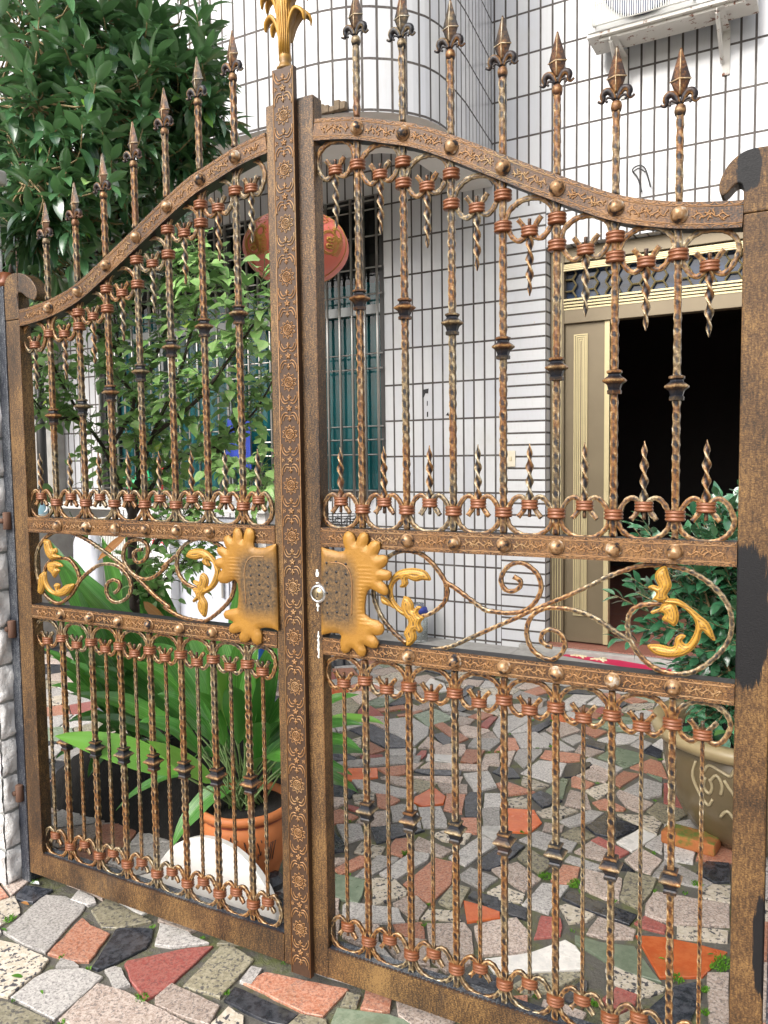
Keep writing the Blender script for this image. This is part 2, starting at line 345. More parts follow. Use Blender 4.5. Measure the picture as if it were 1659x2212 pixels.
def empty(name, loc=(0, 0, 0), rz=0):
    o = bpy.data.objects.new(name, None); SC.collection.objects.link(o); o.location = loc; o.rotation_euler = (0, 0, rz); o.empty_display_size = .1; return o
def tag(o, label=None, cat=None, group=None, kind=None):
    if label: o['label'] = label
    if cat: o['category'] = cat
    if group: o['group'] = group
    if kind: o['kind'] = kind
    return o
def spline(pts, n=6):
    pts = [V3(p) for p in pts]; out = []
    for i in range(len(pts)-1):
        p0 = pts[max(i-1, 0)]; p1 = pts[i]; p2 = pts[i+1]; p3 = pts[min(i+2, len(pts)-1)]
        for k in range(n):
            t = k/n; out.append(.5*((2*p1)+(p2-p0)*t+(2*p0-5*p1+4*p2-p3)*t*t+(3*p1-p0-3*p2+p3)*t**3))
    out.append(pts[-1]); return out
def resample(pts, step):
    out = [pts[0]]; acc = 0
    for a, b in zip(pts, pts[1:]):
        L = (b-a).length
        if L < 1e-9: continue
        d = step-acc
        while d <= L: out.append(a.lerp(b, d/L)); d += step
        acc = L-(d-step)
    if (out[-1]-pts[-1]).length > step*.3: out.append(pts[-1])
    return out
SQ = [(1, 0), (.8, .8), (0, 1), (-.8, .8), (-1, 0), (-.8, -.8), (0, -1), (.8, -.8)]
def hammered(mb, pts, r, pitch=.03, step=.005, flat=1.0, ph=0.0, mi=0, up=None, seedv=0, pit=1.0):
    """a forged rod: corners swell and the faces are pitted in turn"""
    pts = resample([V3(p) for p in pts], step); R_ = random.Random(seedv)
    jit = [R_.uniform(-.06, .06) for _ in pts]
    amp = [R_.uniform(.35, 1.1) for _ in range(int(len(pts)*step/pitch)+4)]; wob = [0.0]
    for _ in pts: wob.append(wob[-1]*.9+R_.uniform(-.14, .14))
    sec = [(u, v*flat) for u, v in SQ]
    def cc(i, j): return math.cos(2*math.pi*(i*step/pitch)+ph+wob[i]+(1.1 if j % 4 == 0 else 0))
    def rad(i, j):
        c = cc(i, j); A = amp[int(i*step/pitch)]
        if j % 2: return r*(1.0+.13*c*A+jit[i])
        return r*(.86-.22*max(0, c)*A+jit[i]*.5)
    def wr(i, j):
        c = cc(i, j); A = amp[int(i*step/pitch)]*pit
        if j % 2: return .76+.17*c*A
        return .56-.66*max(0, c)*A
    mb.tube(pts, [rad]*len(pts), mi=mi, sec=sec, wear=wr, up=up)
def twisted(mb, a, b, r, turns=2.5, n=40, taper=1):
    a, b = V3(a), V3(b); pts = [a.lerp(b, i/(n-1)) for i in range(n)]
    rr = []
    for i in range(n):
        t = i/(n-1); k = min(1, .55+t*4, (1-t)*3.2+.28) if taper else 1
        rr.append(r*k)
    sec = [(1.12, 0), (.62, .40), (0, .48), (-.62, .40), (-1.12, 0), (-.62, -.40), (0, -.48), (.62, -.40)]
    mb.tube(pts, rr, sec=sec, twist=2*math.pi*turns/n, wear=lambda i, j: .85 if j in (0, 4) else (.62 if j % 2 else .18))

def dist_poly(p, poly):
    m = 1e9
    for i in range(len(poly)):
        a = poly[i]; b = poly[(i+1) % len(poly)]; dx, dz = b[0]-a[0], b[1]-a[1]; L = dx*dx+dz*dz
        t = 0 if L == 0 else max(0, min(1, ((p[0]-a[0])*dx+(p[1]-a[1])*dz)/L))
        m = min(m, math.hypot(p[0]-a[0]-t*dx, p[1]-a[1]-t*dz))
    return m
def inside(p, poly):
    c = False
    for i in range(len(poly)):
        (x1, y1), (x2, y2) = poly[i], poly[i-1]
        if (y1 > p[1]) != (y2 > p[1]) and p[0] < (x2-x1)*(p[1]-y1)/(y2-y1)+x1: c = not c
    return c
def pillow(mb, poly, Y, step, height, thick, sat=.012, wearf=None, mi=0, ribs=None):
    """a cast plaque: an outline in the plane of the gate, its face swelling away from the edge"""
    pts = resample([V3((x, z, 0)) for x, z in poly]+[V3((poly[0][0], poly[0][1], 0))], step)[:-1]
    ol = [(p.x, p.y) for p in pts]; n = len(ol)
    xs = [p[0] for p in ol]; zs = [p[1] for p in ol]; inner = []
    x = min(xs); k = 0
    while x < max(xs):
        z = min(zs)+(step/2 if k % 2 else 0)
        while z < max(zs):
            if inside((x, z), ol) and dist_poly((x, z), ol) > step*.5: inner.append((x, z))
            z += step
        x += step*.87; k += 1
    allp = [Vector(p) for p in ol+inner]
    r = delaunay_2d_cdt(allp, [], [list(range(n))], 1, 1e-6)
    vs, fs = r[0], r[2]; o = []; wv = []
    for v in vs:
        d = dist_poly(v, ol); h = height*math.sqrt(min(1, d/sat)) if sat else 0
        if ribs: h += ribs(v[0], v[1], d)*min(1, d/.002)
        o.append((v[0], Y-h, v[1])); wv.append(wearf(v[0], v[1], d) if wearf else min(1, .3+d*60))
    mb.a(o, fs, mi, True, wear=wv)
    # rim
    P = [(x, Y, z) for x, z in ol]+[(x, Y+thick, z) for x, z in ol]
    mb.a(P, [(i, (i+1) % n, (i+1) % n+n, i+n) for i in range(n)]+[tuple(range(n, 2*n))], mi, False, wear=.5)

def leaf(mb, base, d, nrm, L, W, shape='oval', curl=.25, fold=.25, seg=5, r=None, mi=0, wavy=0):
    """one leaf: two halves folded on the midrib, drooping towards the tip"""
    d = V3(d).normalized(); nrm = V3(nrm); nrm = (nrm-d*nrm.dot(d))
    if nrm.length < 1e-4: nrm = V3((0, 0, 1)).cross(d)
    nrm.normalize(); s_ = d.cross(nrm); p = V3(base); r = rnd.random() if r is None else r
    if shape == 'oval': prof = lambda t: math.sin(math.pi*min(1, t*1.02)**.85)**.85
    elif shape == 'heart': prof = lambda t: (math.sin(math.pi*min(1, (t+.12)/1.12)**.62))**.9 if t < 1 else 0
    elif shape == 'lance': prof = lambda t: math.sin(math.pi*t**.75)**.8
    else: prof = lambda t: math.sin(math.pi*t**.9)**.7
    vs = []; ac = []; a = 0; sdv = []
    st = L/seg; dd = d.copy(); nn = nrm.copy(); tw = rnd.uniform(-.25, .25)
    for i in range(seg+1):
        t = i/seg; wdt = W/2*max(0, prof(t)) if 0 < t < 1 else W*.03
        if t == 1: wdt = 0.0005
        sv = (s_*math.cos(tw*t)+nn*math.sin(tw*t))
        wob = math.sin(t*9+r*20)*wavy*W
        vs += [p-sv*wdt+nn*(wdt*fold+wob), p, p+sv*wdt+nn*(wdt*fold-wob)]; ac += [1, 0, 1]; sdv += [-1, 0, 1]
        ang = -curl/seg
        dd, nn = (dd*math.cos(ang)+nn*math.sin(ang)).normalized(), (nn*math.cos(ang)-dd*math.sin(ang)).normalized()
        p = p+dd*st
    f = []
    for i in range(seg):
        b = i*3; f += [(b, b+1, b+4, b+3), (b+1, b+2, b+5, b+4)]
    mb.a(vs, f, mi, True, rnd=r, across=ac, side=sdv)
# ================================================================== THE HOUSE
house = empty('house', HO, -DG)
tag(house, 'white tiled house with an open bronze door, a barred window and a rounded upstairs bay', 'house')
ROW0 = HL(1001, 659)[2]                       # a horizontal joint seen on the wall
COL0 = HL(830, 800)[0]
def wallpiece(rects, name, mat='wall_tiles', parent=house, y=0.0, chips=None):
    me = bpy.data.meshes.new(name); vs = []; fs = []; uv = []; ch = []
    for r in rects:
        s0, s1, z0, z1 = r[:4]; c = r[4] if len(r) > 4 else 0; yy = r[5] if len(r) > 5 else y
        o = len(vs); vs += [(s0, yy, z0), (s1, yy, z0), (s1, yy, z1), (s0, yy, z1)]; fs.append((o, o+1, o+2, o+3))
        uv += [(s-COL0+50*.0832, z-ROW0+20*.2735) for s, z in ((s0, z0), (s1, z0), (s1, z1), (s0, z1))]; ch += [c]*4
    me.from_pydata(vs, [], fs); l = me.uv_layers.new(name='UVMap'); l.data.foreach_set('uv', [c for p in uv for c in p])
    at = me.attributes.new('chip', 'FLOAT', 'POINT'); at.data.foreach_set('value', ch)
    me.materials.append(MAT[mat]); ob = bpy.data.objects.new(name, me); SC.collection.objects.link(ob); ob.parent = parent; return ob
zb = HL(1063, 399)[2]
w0, w1 = HL(216, 900)[0], HL(829, 700)[0]; wz0, wz1 = HL(760, 1075)[2], HL(785, 424)[2]
d0, d1 = HL(1180, 700)[0], 1.42; dz0, dz1 = .17, HL(1350, 510)[2]
pil0 = HL(1081, 700)[0]; led = .125
Rr = [(-9.5, w0, .0, 7.6), (w0, w1, 0, wz0), (w0, w1, wz1, 7.6), (w1, pil0, 0, 7.6), (pil0, d0, dz1+.30, dz1+.42, 1), (pil0, d0, dz1+.42, 7.6), (d0, d1, dz1+.30, dz1+.42, 1), (d0, d1, dz1+.42, 7.6), (d1, 5, 0, 7.6), (d0, d1, dz1, dz1+.30, .9)]
wallpiece(Rr, 'wall')
# pilaster and lintel with the tiles lying flat
def trimpiece():
    me = bpy.data.meshes.new('door_surround'); vs = []; fs = []; uv = []; ch = []
    def q(P, UV, c):
        o = len(vs); vs.extend(P); fs.append((o, o+1, o+2, o+3)); uv.extend(UV); ch.extend([c]*4)
    zt = dz1+.30; e = .003
    q([(pil0, -e, 0), (d0, -e, 0), (d0, -e, zt), (pil0, -e, zt)], [(.002, 0), (.298, 0), (.298, zt), (.002, zt)], .8)
    q([(d0, -e, 0), (d0, .14, 0), (d0, .14, dz1), (d0, -e, dz1)], [(.6, 0), (.74, 0), (.74, dz1), (.6, dz1)], .0)
    q([(d0, -e, dz1), (d0, .14, dz1), (d1, .14, dz1), (d1, -e, dz1)], [(0, .0), (.14, .0), (.14, d1-d0), (0, d1-d0)], 0)
    q([(d1, -e, 0), (d1, -e, dz1), (d1, .14, dz1), (d1, .14, 0)], [(.6, 0), (.6, dz1), (.74, dz1), (.74, 0)], 0)
    me.from_pydata(vs, [], fs); l = me.uv_layers.new(name='UVMap'); l.data.foreach_set('uv', [c for p in uv for c in p])
    at = me.attributes.new('chip', 'FLOAT', 'POINT'); at.data.foreach_set('value', ch)
    me.materials.append(MAT['trim_tiles']); ob = bpy.data.objects.new('door_surround', me); SC.collection.objects.link(ob); ob.parent = house
trimpiece()
# rounded bay above
outer = [(-9, 2.04), (-1.25, 2.04)]; cx, cy = -1.25, 2.04+.60
arc = [(-1.177, 2.045), (-1.09, 2.06), (-.995, 2.085), (-.89, 2.138), (-.798, 2.204), (-.72, 2.285), (-.664, 2.38), (-.636, 2.48), (-.628, 2.58)]
outer = [(-9, 2.04), (-1.25, 2.04)]+arc+[(-.64, 2.9), (-.725, 3.62)]
def bay():
    pts = resample([V3((x, y, 0)) for x, y in outer[:2]], .4)[:-1]+resample([V3((x, y, 0)) for x, y in outer[1:]], .0416)
    s = [0]
    for a, b in zip(pts, pts[1:]): s.append(s[-1]+(b-a).length)
    sref = s[min(range(len(pts)), key=lambda i: (pts[i]-V3((-.995, 2.085, 0))).length)]
    zr = atY(845, 238, 2.2).z; vs = []; fs = []; uv = []
    for z in (zb-.013, 7.6):
        for p in pts: vs.append((p.x, p.y, z))
    n = len(pts)
    for i in range(n-1):
        fs.append((i, i+1, i+1+n, i+n))
        for (a, z) in ((s[i], zb-.013), (s[i+1], zb-.013), (s[i+1], 7.6), (s[i], 7.6)): uv += [a-sref+150*.0832, z-zr+20*.2735]
    me = bpy.data.meshes.new('upstairs_bay'); me.from_pydata(vs, [], fs); l = me.uv_layers.new(name='UVMap'); l.data.foreach_set('uv', uv)
    me.attributes.new('chip', 'FLOAT', 'POINT'); me.materials.append(MAT['wall_tiles'])
    ob = bpy.data.objects.new('upstairs_bay', me); SC.collection.objects.link(ob); ob.parent = house
    ob.matrix_parent_inverse = (Matrix.Translation(HO) @ Matrix.Rotation(-DG, 4, 'Z')).inverted()
    inner = [V3((-9, 2.63, 0)), V3((-1.5, 2.63, 0)), V3((-1.15, 2.67, 0)), V3((-1.03, 2.76, 0)), V3((-.995, 2.95, 0)), V3((-.965, 3.62, 0))]
    inner = resample(inner, .04); m = MB(); zi = zb+.52
    op = [V3((x, y, 0)) for x, y in outer]; op = resample(op, .04)
    # ring between the outlines, matched by fraction
    k = 160; A = [op[int(i*(len(op)-1)/k)] for i in range(k+1)]; B = [inner[int(i*(len(inner)-1)/k)] for i in range(k+1)]
    P = [(p.x, p.y+.004, zb-.012) for p in A]+[(p.x, p.y, zb-.012) for p in B]+[(p.x, p.y, zi) for p in B]; K = k+1
    m.a(P, [(i, i+1, i+1+K, i+K) for i in range(k)]+[(i+K, i+1+K, i+1+2*K, i+2*K) for i in range(k)], 0)
    m.a([(-9, 2.5, zi), (-.9, 2.5, zi), (-.9, 3.75, zi), (-9, 3.9, zi)], [(0, 1, 2, 3)], 0)
    ob = m.build('soffit', 'plaster', house); ob.matrix_parent_inverse = (Matrix.Translation(HO) @ Matrix.Rotation(-DG, 4, 'Z')).inverted()
bay()
# window
win = MB(); fw = .05
for a in ((w0, w0+fw, wz0, wz1), (w1-fw, w1, wz0, wz1), (w0+fw, w1-fw, wz0, wz0+fw), (w0+fw, w1-fw, wz1-fw, wz1)): win.box((a[0], .03, a[2]), (a[1], .12, a[3]))
wtz = HL(780, 668)[2]
ww = (w1-w0)/4
wf = win.build('window', 'dark_frame', house)
sf = MB(); sf.box((w0+fw, .035, wtz-.035), (w1-fw, .11, wtz+.035))
for i in range(1, 4):
    sf.box((w0+ww*i-.025, .04, wz0+fw), (w0+ww*i+.025, .10, wtz-.035)); sf.box((w0+ww*i-.02, .04, wtz+.035), (w0+ww*i+.02, .10, wz1-fw))
sf.build('sash', 'grey_frame', wf)
g = MB(); g.a([(w0, .085, wz0), (w1, .085, wz0), (w1, .085, wz1), (w0, .085, wz1)], [(0, 1, 2, 3)]); g.build('pane', 'glass', wf)
cu = MB(); n_ = 260; P = []
for i in range(n_+1):
    s = w0+.05+(w1-w0-.1)*i/n_; y = .22+.028*math.sin(i*.85)+.012*math.sin(i*2.3)
    P += [(s, y, wz0+.02), (s, y, wtz+.25)]
cu.a(P, [(2*i, 2*i+2, 2*i+3, 2*i+1) for i in range(n_)], 0, True); cu.build('curtain', 'curtain', wf)
wr_ = MB()
for q in (((w0-.02, .13, wz0-.02), (w0, 1.5, wz1)), ((w1, .13, wz0-.02), (w1+.02, 1.5, wz1)), ((w0, .13, wz1), (w1, 1.5, wz1+.02)), ((w0, .13, wz0-.02), (w1, 1.5, wz0)), ((w0, 1.5, wz0), (w1, 1.52, wz1))): wr_.box(*q)
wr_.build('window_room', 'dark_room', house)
rv = MB()
rv.a([(w1, 0, wz0), (w1, .13, wz0), (w1, .13, wz1), (w1, 0, wz1)], [(0, 1, 2, 3)]); rv.a([(w0, 0, wz0), (w0, 0, wz1), (w0, .13, wz1), (w0, .13, wz0)], [(0, 1, 2, 3)])
rv.a([(w0, 0, wz0), (w0, .13, wz0), (w1, .13, wz0), (w1, 0, wz0)], [(0, 1, 2, 3)]); rv.a([(w0, 0, wz1), (w1, 0, wz1), (w1, .13, wz1), (w0, .13, wz1)], [(0, 1, 2, 3)])
rv.build('window_reveal', 'concrete', house)
gr = MB(); gx = w1-.03
zsb = [HL(800, y)[2] for y in (580, 637, 765, 797, 921, 950, 982)]+[wz0+.06, wz1-.05, HL(800, 512)[2], HL(800, 455)[2]]
while gx > w0: gr.tube([(gx, -.045, wz0-.03), (gx, -.045, wz1-.02)], .011, 8); gx -= .115
for z in zsb: gr.tube([(w0-.02, -.026, z), (w1+.0, -.026, z)], .007, 6)
gr.build('window_bars', 'steel', house)
# door
fr = MB(); F0 = .08
t0 = HL(1300, 655)[2]; tb = HL(1300, 676)[2]                       # transom bar
tt = HL(1300, 545)[2]
dl1 = HL(1316, 900, .1)[0]
for s0, s1, z0, z1, dd in ((d0+.003, d0+.10, dz0, dz1-.003, 0), (d1-.10, d1-.003, dz0, dz1-.003, 0), (d0+.10, d1-.10, dz1-.10, dz1-.003, 0), (d0+.10, d1-.10, t0-.10, t0, 0)):
    fr.box((s0, F0, z0), (s1, F0+.08, z1)); 
fr.build('door_frame', 'bronze_door', house, .004)
gt = MB()
for k, off in enumerate((.012, .032, .052, .074)):
    gt.box((d0+.10+.001, F0-.004-.003*k, t0+off-.02), (d1-.10, F0+.02, t0+off-.008+.0)); gt.box((d0+.10, F0-.004-.003*k, dz1-.115-off*.6), (d1-.10, F0+.01, dz1-.106-off*.6))
    gt.box((d0+.012+off*.9, F0-.006, dz0), (d0+.018+off*.9, F0+.01, dz1-.1))
gt.build('frame_moulding', 'gold_trim', house)
tg = MB(); tg.box((d0+.1, F0+.06, t0), (d1-.1, F0+.065, dz1-.1)); tg.build('transom_pane', 'transom_glass', house)
la = MB(); hx = .10; hz = .080; y = F0+.03; r_ = .005; zL, zH = t0+.045, dz1-.13; sL, sH = d0+.1, d1-.1
row = 0; z = zL
def clipseg(a, b):
    if a[0] > b[0]: a, b = b, a
    if b[0] <= sL or a[0] >= sH: return None
    def it(s): t = (s-a[0])/(b[0]-a[0]) if b[0] != a[0] else 0; return (s, a[1]+(b[1]-a[1])*t)
    if a[0] < sL: a = it(sL)
    if b[0] > sH: b = it(sH)
    return a, b
while z < zH+hz:
    k = 0; s = sL-hx*1.5+(hx*.75 if row % 2 else 0)
    while s < sH+hx:
        # flattened hexagons: a short flat run, then a diagonal down and up
        segs = [((s, z), (s+hx*.5, z)), ((s+hx*.5, z), (s+hx*.75, z-hz*.5)), ((s+hx*.5, z), (s+hx*.75, z+hz*.5)), ((s+hx*1.25, z-hz*.5), (s+hx*1.5, z)), ((s+hx*1.25, z+hz*.5), (s+hx*1.5, z))]
        for a, b in segs:
            c = clipseg(a, b)
            if not c: continue
            (x0, z0), (x1, z1) = c
            if max(z0, z1) > zH+.03 or min(z0, z1) < zL-.045: continue
            for dy in (0, .018): la.tube([(x0, y+dy, z0), (x1, y+dy, z1)], r_, 4, smooth=False)
        s += hx*1.5
    z += hz
la.build('transom_lattice', 'lattice', house)
dr = MB(); dy = F0+.03; D0, D1, DZ0, DZ1 = d0+.10, dl1, dz0+.012, t0-.10
dr.box((D0, dy, DZ0), (D1-.035, dy+.04, DZ1)); door = dr.build('door_leaf', 'bronze_door', house, .003)
pp = MB(); a0, a1, b0, b1 = D0+.065, D1-.15, HL(1250, 1330, .1)[2], HL(1250, 722, .1)[2]
for k in range(4):
    o = k*.012; e = .012
    for q in ((a0+o, a0+o+e*.7, b0+o, b1-o), (a1-o-e*.7, a1-o, b0+o, b1-o), (a0+o+e*.7, a1-o-e*.7, b0+o, b0+o+e*.7), (a0+o+e*.7, a1-o-e*.7, b1-o-e*.7, b1-o)):
        pp.box((q[0], dy-.012+.003*k, q[2]), (q[1], dy-.0005, q[3]))
pp.box((D1-.034, dy-.01, DZ0), (D1-.001, dy+.045, DZ1), 0)
pp.build('panel_moulding', 'gold_trim', door)
pn = MB(); pn.box((a0+.05, dy-.006, b0+.05), (a1-.05, dy-.0005, b1-.05)); pn.build('panel', 'bronze_panel', door)
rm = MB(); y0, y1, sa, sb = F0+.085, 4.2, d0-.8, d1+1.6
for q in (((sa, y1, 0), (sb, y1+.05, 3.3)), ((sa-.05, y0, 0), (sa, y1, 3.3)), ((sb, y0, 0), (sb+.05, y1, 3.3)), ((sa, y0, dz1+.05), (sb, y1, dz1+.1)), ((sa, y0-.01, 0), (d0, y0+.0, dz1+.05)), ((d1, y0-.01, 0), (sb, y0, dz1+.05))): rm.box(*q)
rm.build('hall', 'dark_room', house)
st = MB(); st.box((d0+.003, -.02, .02), (d1-.003, .17, dz0)); st.box((sa, .17, .02), (sb, y1, dz0-.002)); st.build('doorstep', 'step_granite', house, .003)
lg = MB(); lg.box((-9, -.30, 0), (d0-.181, -.004, led)); lg.box((d0-.18, -.07, 0), (d1+.4, -.021, dz0-.006)); lg.box((d0-.181, -.42, 0), (d1+.8, -.071, led+.002)); 
lg.build('plinth_ledge', 'concrete', house, .01)

# broken tile row below the bay
br = MB()
for i in range(5):
    x = -1.17+.035*i; br.box((x, 2.036-.003*(i % 2), zb-.008), (x+.034, 2.07, zb+.045-.012*(i % 3)))
ob = br.build('exposed_brick', 'rubble', house, .004); ob.matrix_parent_inverse = (Matrix.Translation(HO) @ Matrix.Rotation(-DG, 4, 'Z')).inverted()
# a few tiles chipped through to black
for pts_ in ([(913, 842), (926, 839), (925, 850), (919, 850), (915, 860), (912, 858)], [(922, 866), (924, 866), (924, 876), (922, 877)], [(922, 890), (925, 889), (925, 900), (922, 901)], [(963, 897), (968, 890), (971, 899)]):
    m = MB(); m.a([HL(x, y, -.0015) for x, y in pts_], [tuple(range(len(pts_)))]); m.build('chipped_tile', 'black_iron', house)
# wall switch
p = HL(1105, 991); sw = empty('wall_switch', h2w(p.x, -.004, p.z), -DG); tag(sw, 'small ivory wall switch on the tiled pilaster left of the door', 'switch')
m = MB(); m.box((-.032, -.012, -.058), (.032, 0, .058)); m.build('cover_plate', 'switch_ivory', sw, .004)
m = MB(); m.box((-.008, -.019, -.014), (.008, -.012, .014)); m.build('button', 'cream', sw, .003)
# wire loop
m = MB(); q = [HL(x, y, -.02) for x, y in ((1386, 415), (1378, 385), (1366, 368), (1378, 358), (1392, 362), (1400, 385), (1405, 404))]
m.tube(spline([h2w(*a) for a in q]), .005, 5); m.tube(spline([h2w(*HL(x, y, -.03)) for x, y in ((1366, 372), (1380, 364), (1394, 372))]), .004, 5)
tag(m.build('wire_loop', 'cable'), 'bent loop of dark cable sticking out of the tiled wall above the door', 'cable')

# ---------------------------------------------------------------- air conditioner on the wall
zA = HL(1290, 118, -.08)[2]; fl = atZ(1267, 77, zA); fl = fl-HO; aS0 = fl.dot(HU); aY0 = fl.dot(HN)
p = atZ(1632, -12, zA)-HO; aS1 = max(aS0+.78, p.dot(HU)); aZ1 = zA+.55
ac = empty('air_conditioner', h2w(aS0, 0, zA), -DG); tag(ac, 'white outdoor air conditioner unit bracketed high on the tiled wall', 'air conditioner')
AW = aS1-aS0; Y0 = aY0; Y1 = -.08
m = MB(); m.box((0, Y0+.012, .012), (AW, Y1, .55)); m.build('casing', 'white_paint', ac, .006)
m = MB(); m.box((-.004, Y0+.02, -.01), (AW+.004, Y1-.01, .011)); m.box((.06, Y0+.05, -.028), (AW-.05, Y0+.09, -.011)); m.build('base_plate', 'rusty', ac, .003)
gp0 = (1281-1267)/(1632-1267)*AW*1.0+.015; gp1 = AW*.66
m = MB(); cxg = (gp0+gp1)/2; Rg = (gp1-gp0)*.44; cz = .285
m.lathe([(Rg, 0), (Rg, .03), (Rg*.97, .03)], (cxg, Y0+.0125, cz), 40, 0, axis='y', cap=True)
m.build('fan_opening', 'dark_blue_slat', ac)
m = MB(); x = gp0
while x <= gp1: m.box((x-.0028, Y0-.022, .035), (x+.0028, Y0-.016, .53)); x += .0135
for z in (.035, .16, .285, .41, .53): m.tube([(gp0-.004, Y0-.014, z), (gp1+.004, Y0-.014, z)], .004, 5)
for x in (gp0-.006, gp1+.006): m.tube([(x, Y0-.014, .03), (x, Y0-.014, .535)], .006, 6)
for x in (gp0, gp1):
    for z in (.04, .52): m.tube([(x, Y0-.014, z), (x, Y0+.012, z)], .005, 5)
m.build('grille', 'old_white_metal', ac)
for px in (1335, 1568):
    s = HL(px, 150, -.01)[0]-aS0
    if px == 1335: s = HL(1348, 195, -.01)[0]-aS0
    zlo = HL(1348, 213, -.01)[2]-zA
    m = MB(); m.box((s-.022, -.012, zlo), (s+.022, -.004, .02)); m.box((s-.022, Y0+.03, -.045), (s-.017, -.012, -.029)); m.box((s-.022, Y0+.03, -.029), (s+.022, -.012, -.0285))
    a = V3((s-.019, Y0+.05, -.045)); b = V3((s-.019, -.016, zlo+.07)); m.tube([a, b], .012, 4, smooth=False)
    m.build('bracket', 'rusty', ac)
# ---------------------------------------------------------------- red lantern
LC = atD(640, 537, 4.0); LR = 114/1700*4.0
lt = empty('lantern', LC); tag(lt, 'big round red lantern with gold writing hanging under the bay', 'lantern')
m = MB(); prof = []
for i in range(25):
    a = -math.pi/2+math.pi*i/24*.94+.09; prof.append((LR*math.cos(a), LR*.68*math.sin(a)))
ribs = 28; vs = []; 
for i, (r, z) in enumerate(prof):
    for j in range(ribs*4):
        a = 2*math.pi*j/(ribs*4); k = 1+.006*math.cos(a*8); vs.append((r*k*math.cos(a), r*k*math.sin(a), z))
nn_ = ribs*4; m.a(vs, [(i*nn_+j, i*nn_+(j+1) % nn_, (i+1)*nn_+(j+1) % nn_, (i+1)*nn_+j) for i in range(24) for j in range(nn_)], 0, True)
m.build('shade', 'lantern_red', lt)
def onl(az, el, k=1.006): a = az; return V3((LR*k*math.cos(el)*math.cos(a), LR*k*math.cos(el)*math.sin(a), LR*.68*k*math.sin(el)))
view = math.atan2(CAM.y-LC.y, CAM.x-LC.x)
m = MB()
for q in range(8):
    az = view+math.radians(22)+q*math.pi/4
    m.tube([onl(az, math.radians(e)) for e in range(-75, 76, 5)], .0025, 4)
for s0 in range(4):
    az0 = view-math.radians(52)+s0*math.pi/2        # round emblem with two joined signs in a ring
    for R_ in (.30, .26): m.tube([onl(az0+R_*.75*math.cos(t*math.pi/12), -.12+R_*math.sin(t*math.pi/12)) for t in range(25)], .0028, 4)
    for (u, v, du, dv) in ((-.07, .10, .14, 0), (-.07, .02, .14, 0), (-.07, -.06, .14, 0), (-.07, -.14, .14, 0), (-.07, .10, 0, -.08), (.07, .10, 0, -.08), (-.07, -.06, 0, -.08), (.07, -.06, 0, -.08), (0, .15, 0, -.33)):
        m.tube([onl(az0+u, -.12+v), onl(az0+u+du, -.12+v+dv)], .005, 4)
    for k in range(60):
        a = rnd.uniform(-.33, .33); e = rnd.uniform(.22, .75); m.tube([onl(az0+a, e), onl(az0+a+rnd.uniform(-.06, .06), e+rnd.uniform(-.06, .06))], .002, 3)
    az1 = az0+math.pi/4+math.radians(62)-math.radians(5)
    for k in range(14):      # standing figure-like flower panel of gold strokes
        e0 = -.42+k*.035; wv = .12*(1-.5*abs(k-9)/9)+.03; m.tube([onl(az1-wv, e0), onl(az1, e0+.012), onl(az1+wv, e0)], .0022, 4)
    for k in range(26): t = k*2*math.pi/26; m.tube([onl(az1+.07*math.cos(t), .14+.12*math.sin(t)), onl(az1+(.13+.03*(k%2))*math.cos(t), .14+(.20+.04*(k%2))*math.sin(t))], .0028, 4)
m.build('gold_writing', 'lantern_gold', lt)
m = MB(); m.lathe([(.06, 0), (.07, .012), (.07, .03), (.05, .035)], (0, 0, LR*.66), 20); m.lathe([(.05, 0), (.07, .005), (.07, .025), (.06, .03)], (0, 0, -LR*.70), 20); m.build('end_cap', 'lantern_gold', lt)
m = MB(); m.tube([(0, 0, LR*.68), (0, 0, zb+.5-LC.z)], .004, 5); m.build('hanging_cord', 'cable', lt)
# red paper couplet lying on the ledge
def ledp(x, y, z=.1285): return atZ(x, y, z)
A = ledp(1236, 1408); B = ledp(1416, 1440); dirv = (B-A).normalized(); nv = V3((0, 0, 1)).cross(dirv)
if nv.y > 0: nv = -nv
m = MB(); m.a([A, B+dirv*.15, B+dirv*.15+nv*.14, A+nv*.14+dirv*.0], [(0, 3, 2, 1)])
pr = m.build('red_paper_strip', 'red_paper'); tag(pr, 'strip of red paper with cream brushwork lying on the door ledge', 'paper')
m = MB(); e = V3((0, 0, .0016))
def stroke(*q): m.tube([A+dirv*a+nv*b+e for a, b in q], .008, 4)
for base in (.05, .20):
    for q in (((.0, .02), (.07, .03)), ((.035, .005), (.04, .10)), ((.07, .02), (.065, .09)), ((.01, .075), (.10, .07)), ((.035, .06), (.0, .11)), ((.05, .06), (.10, .115))): stroke(*[(base+a, b) for a, b in q])
m.build('brushwork', 'cream', pr)
# ================================================================== THE GATE
AX = .0455                                   # the line between the two leaves
US = [0, .06, .175, .294, .362, .466, .574, .65, .773, .827, .88, .965, 1.03, 1.095, 1.2]
ZS = [2.392, 2.386, 2.368, 2.333, 2.311, 2.260, 2.201, 2.160, 2.096, 2.070, 2.051, 2.030, 2.020, 2.013, 2.010]
def ztop(X):
    u = abs(X-AX); 
    for i in range(len(US)-1):
        if u <= US[i+1]:
            t = (u-US[i])/(US[i+1]-US[i]); m0 = (ZS[i+1]-ZS[max(i-1, 0)])/(US[i+1]-US[max(i-1, 0)]); m1 = (ZS[min(i+2, len(ZS)-1)]-ZS[i])/(US[min(i+2, len(ZS)-1)]-US[i])
            h = US[i+1]-US[i]; return (2*t**3-3*t*t+1)*ZS[i]+(t**3-2*t*t+t)*h*m0+(-2*t**3+3*t*t)*ZS[i+1]+(t**3-t*t)*h*m1
    return ZS[-1]
D_ = .045                                    # depth of the frame
YB = .020                                    # bars stand in the middle of it
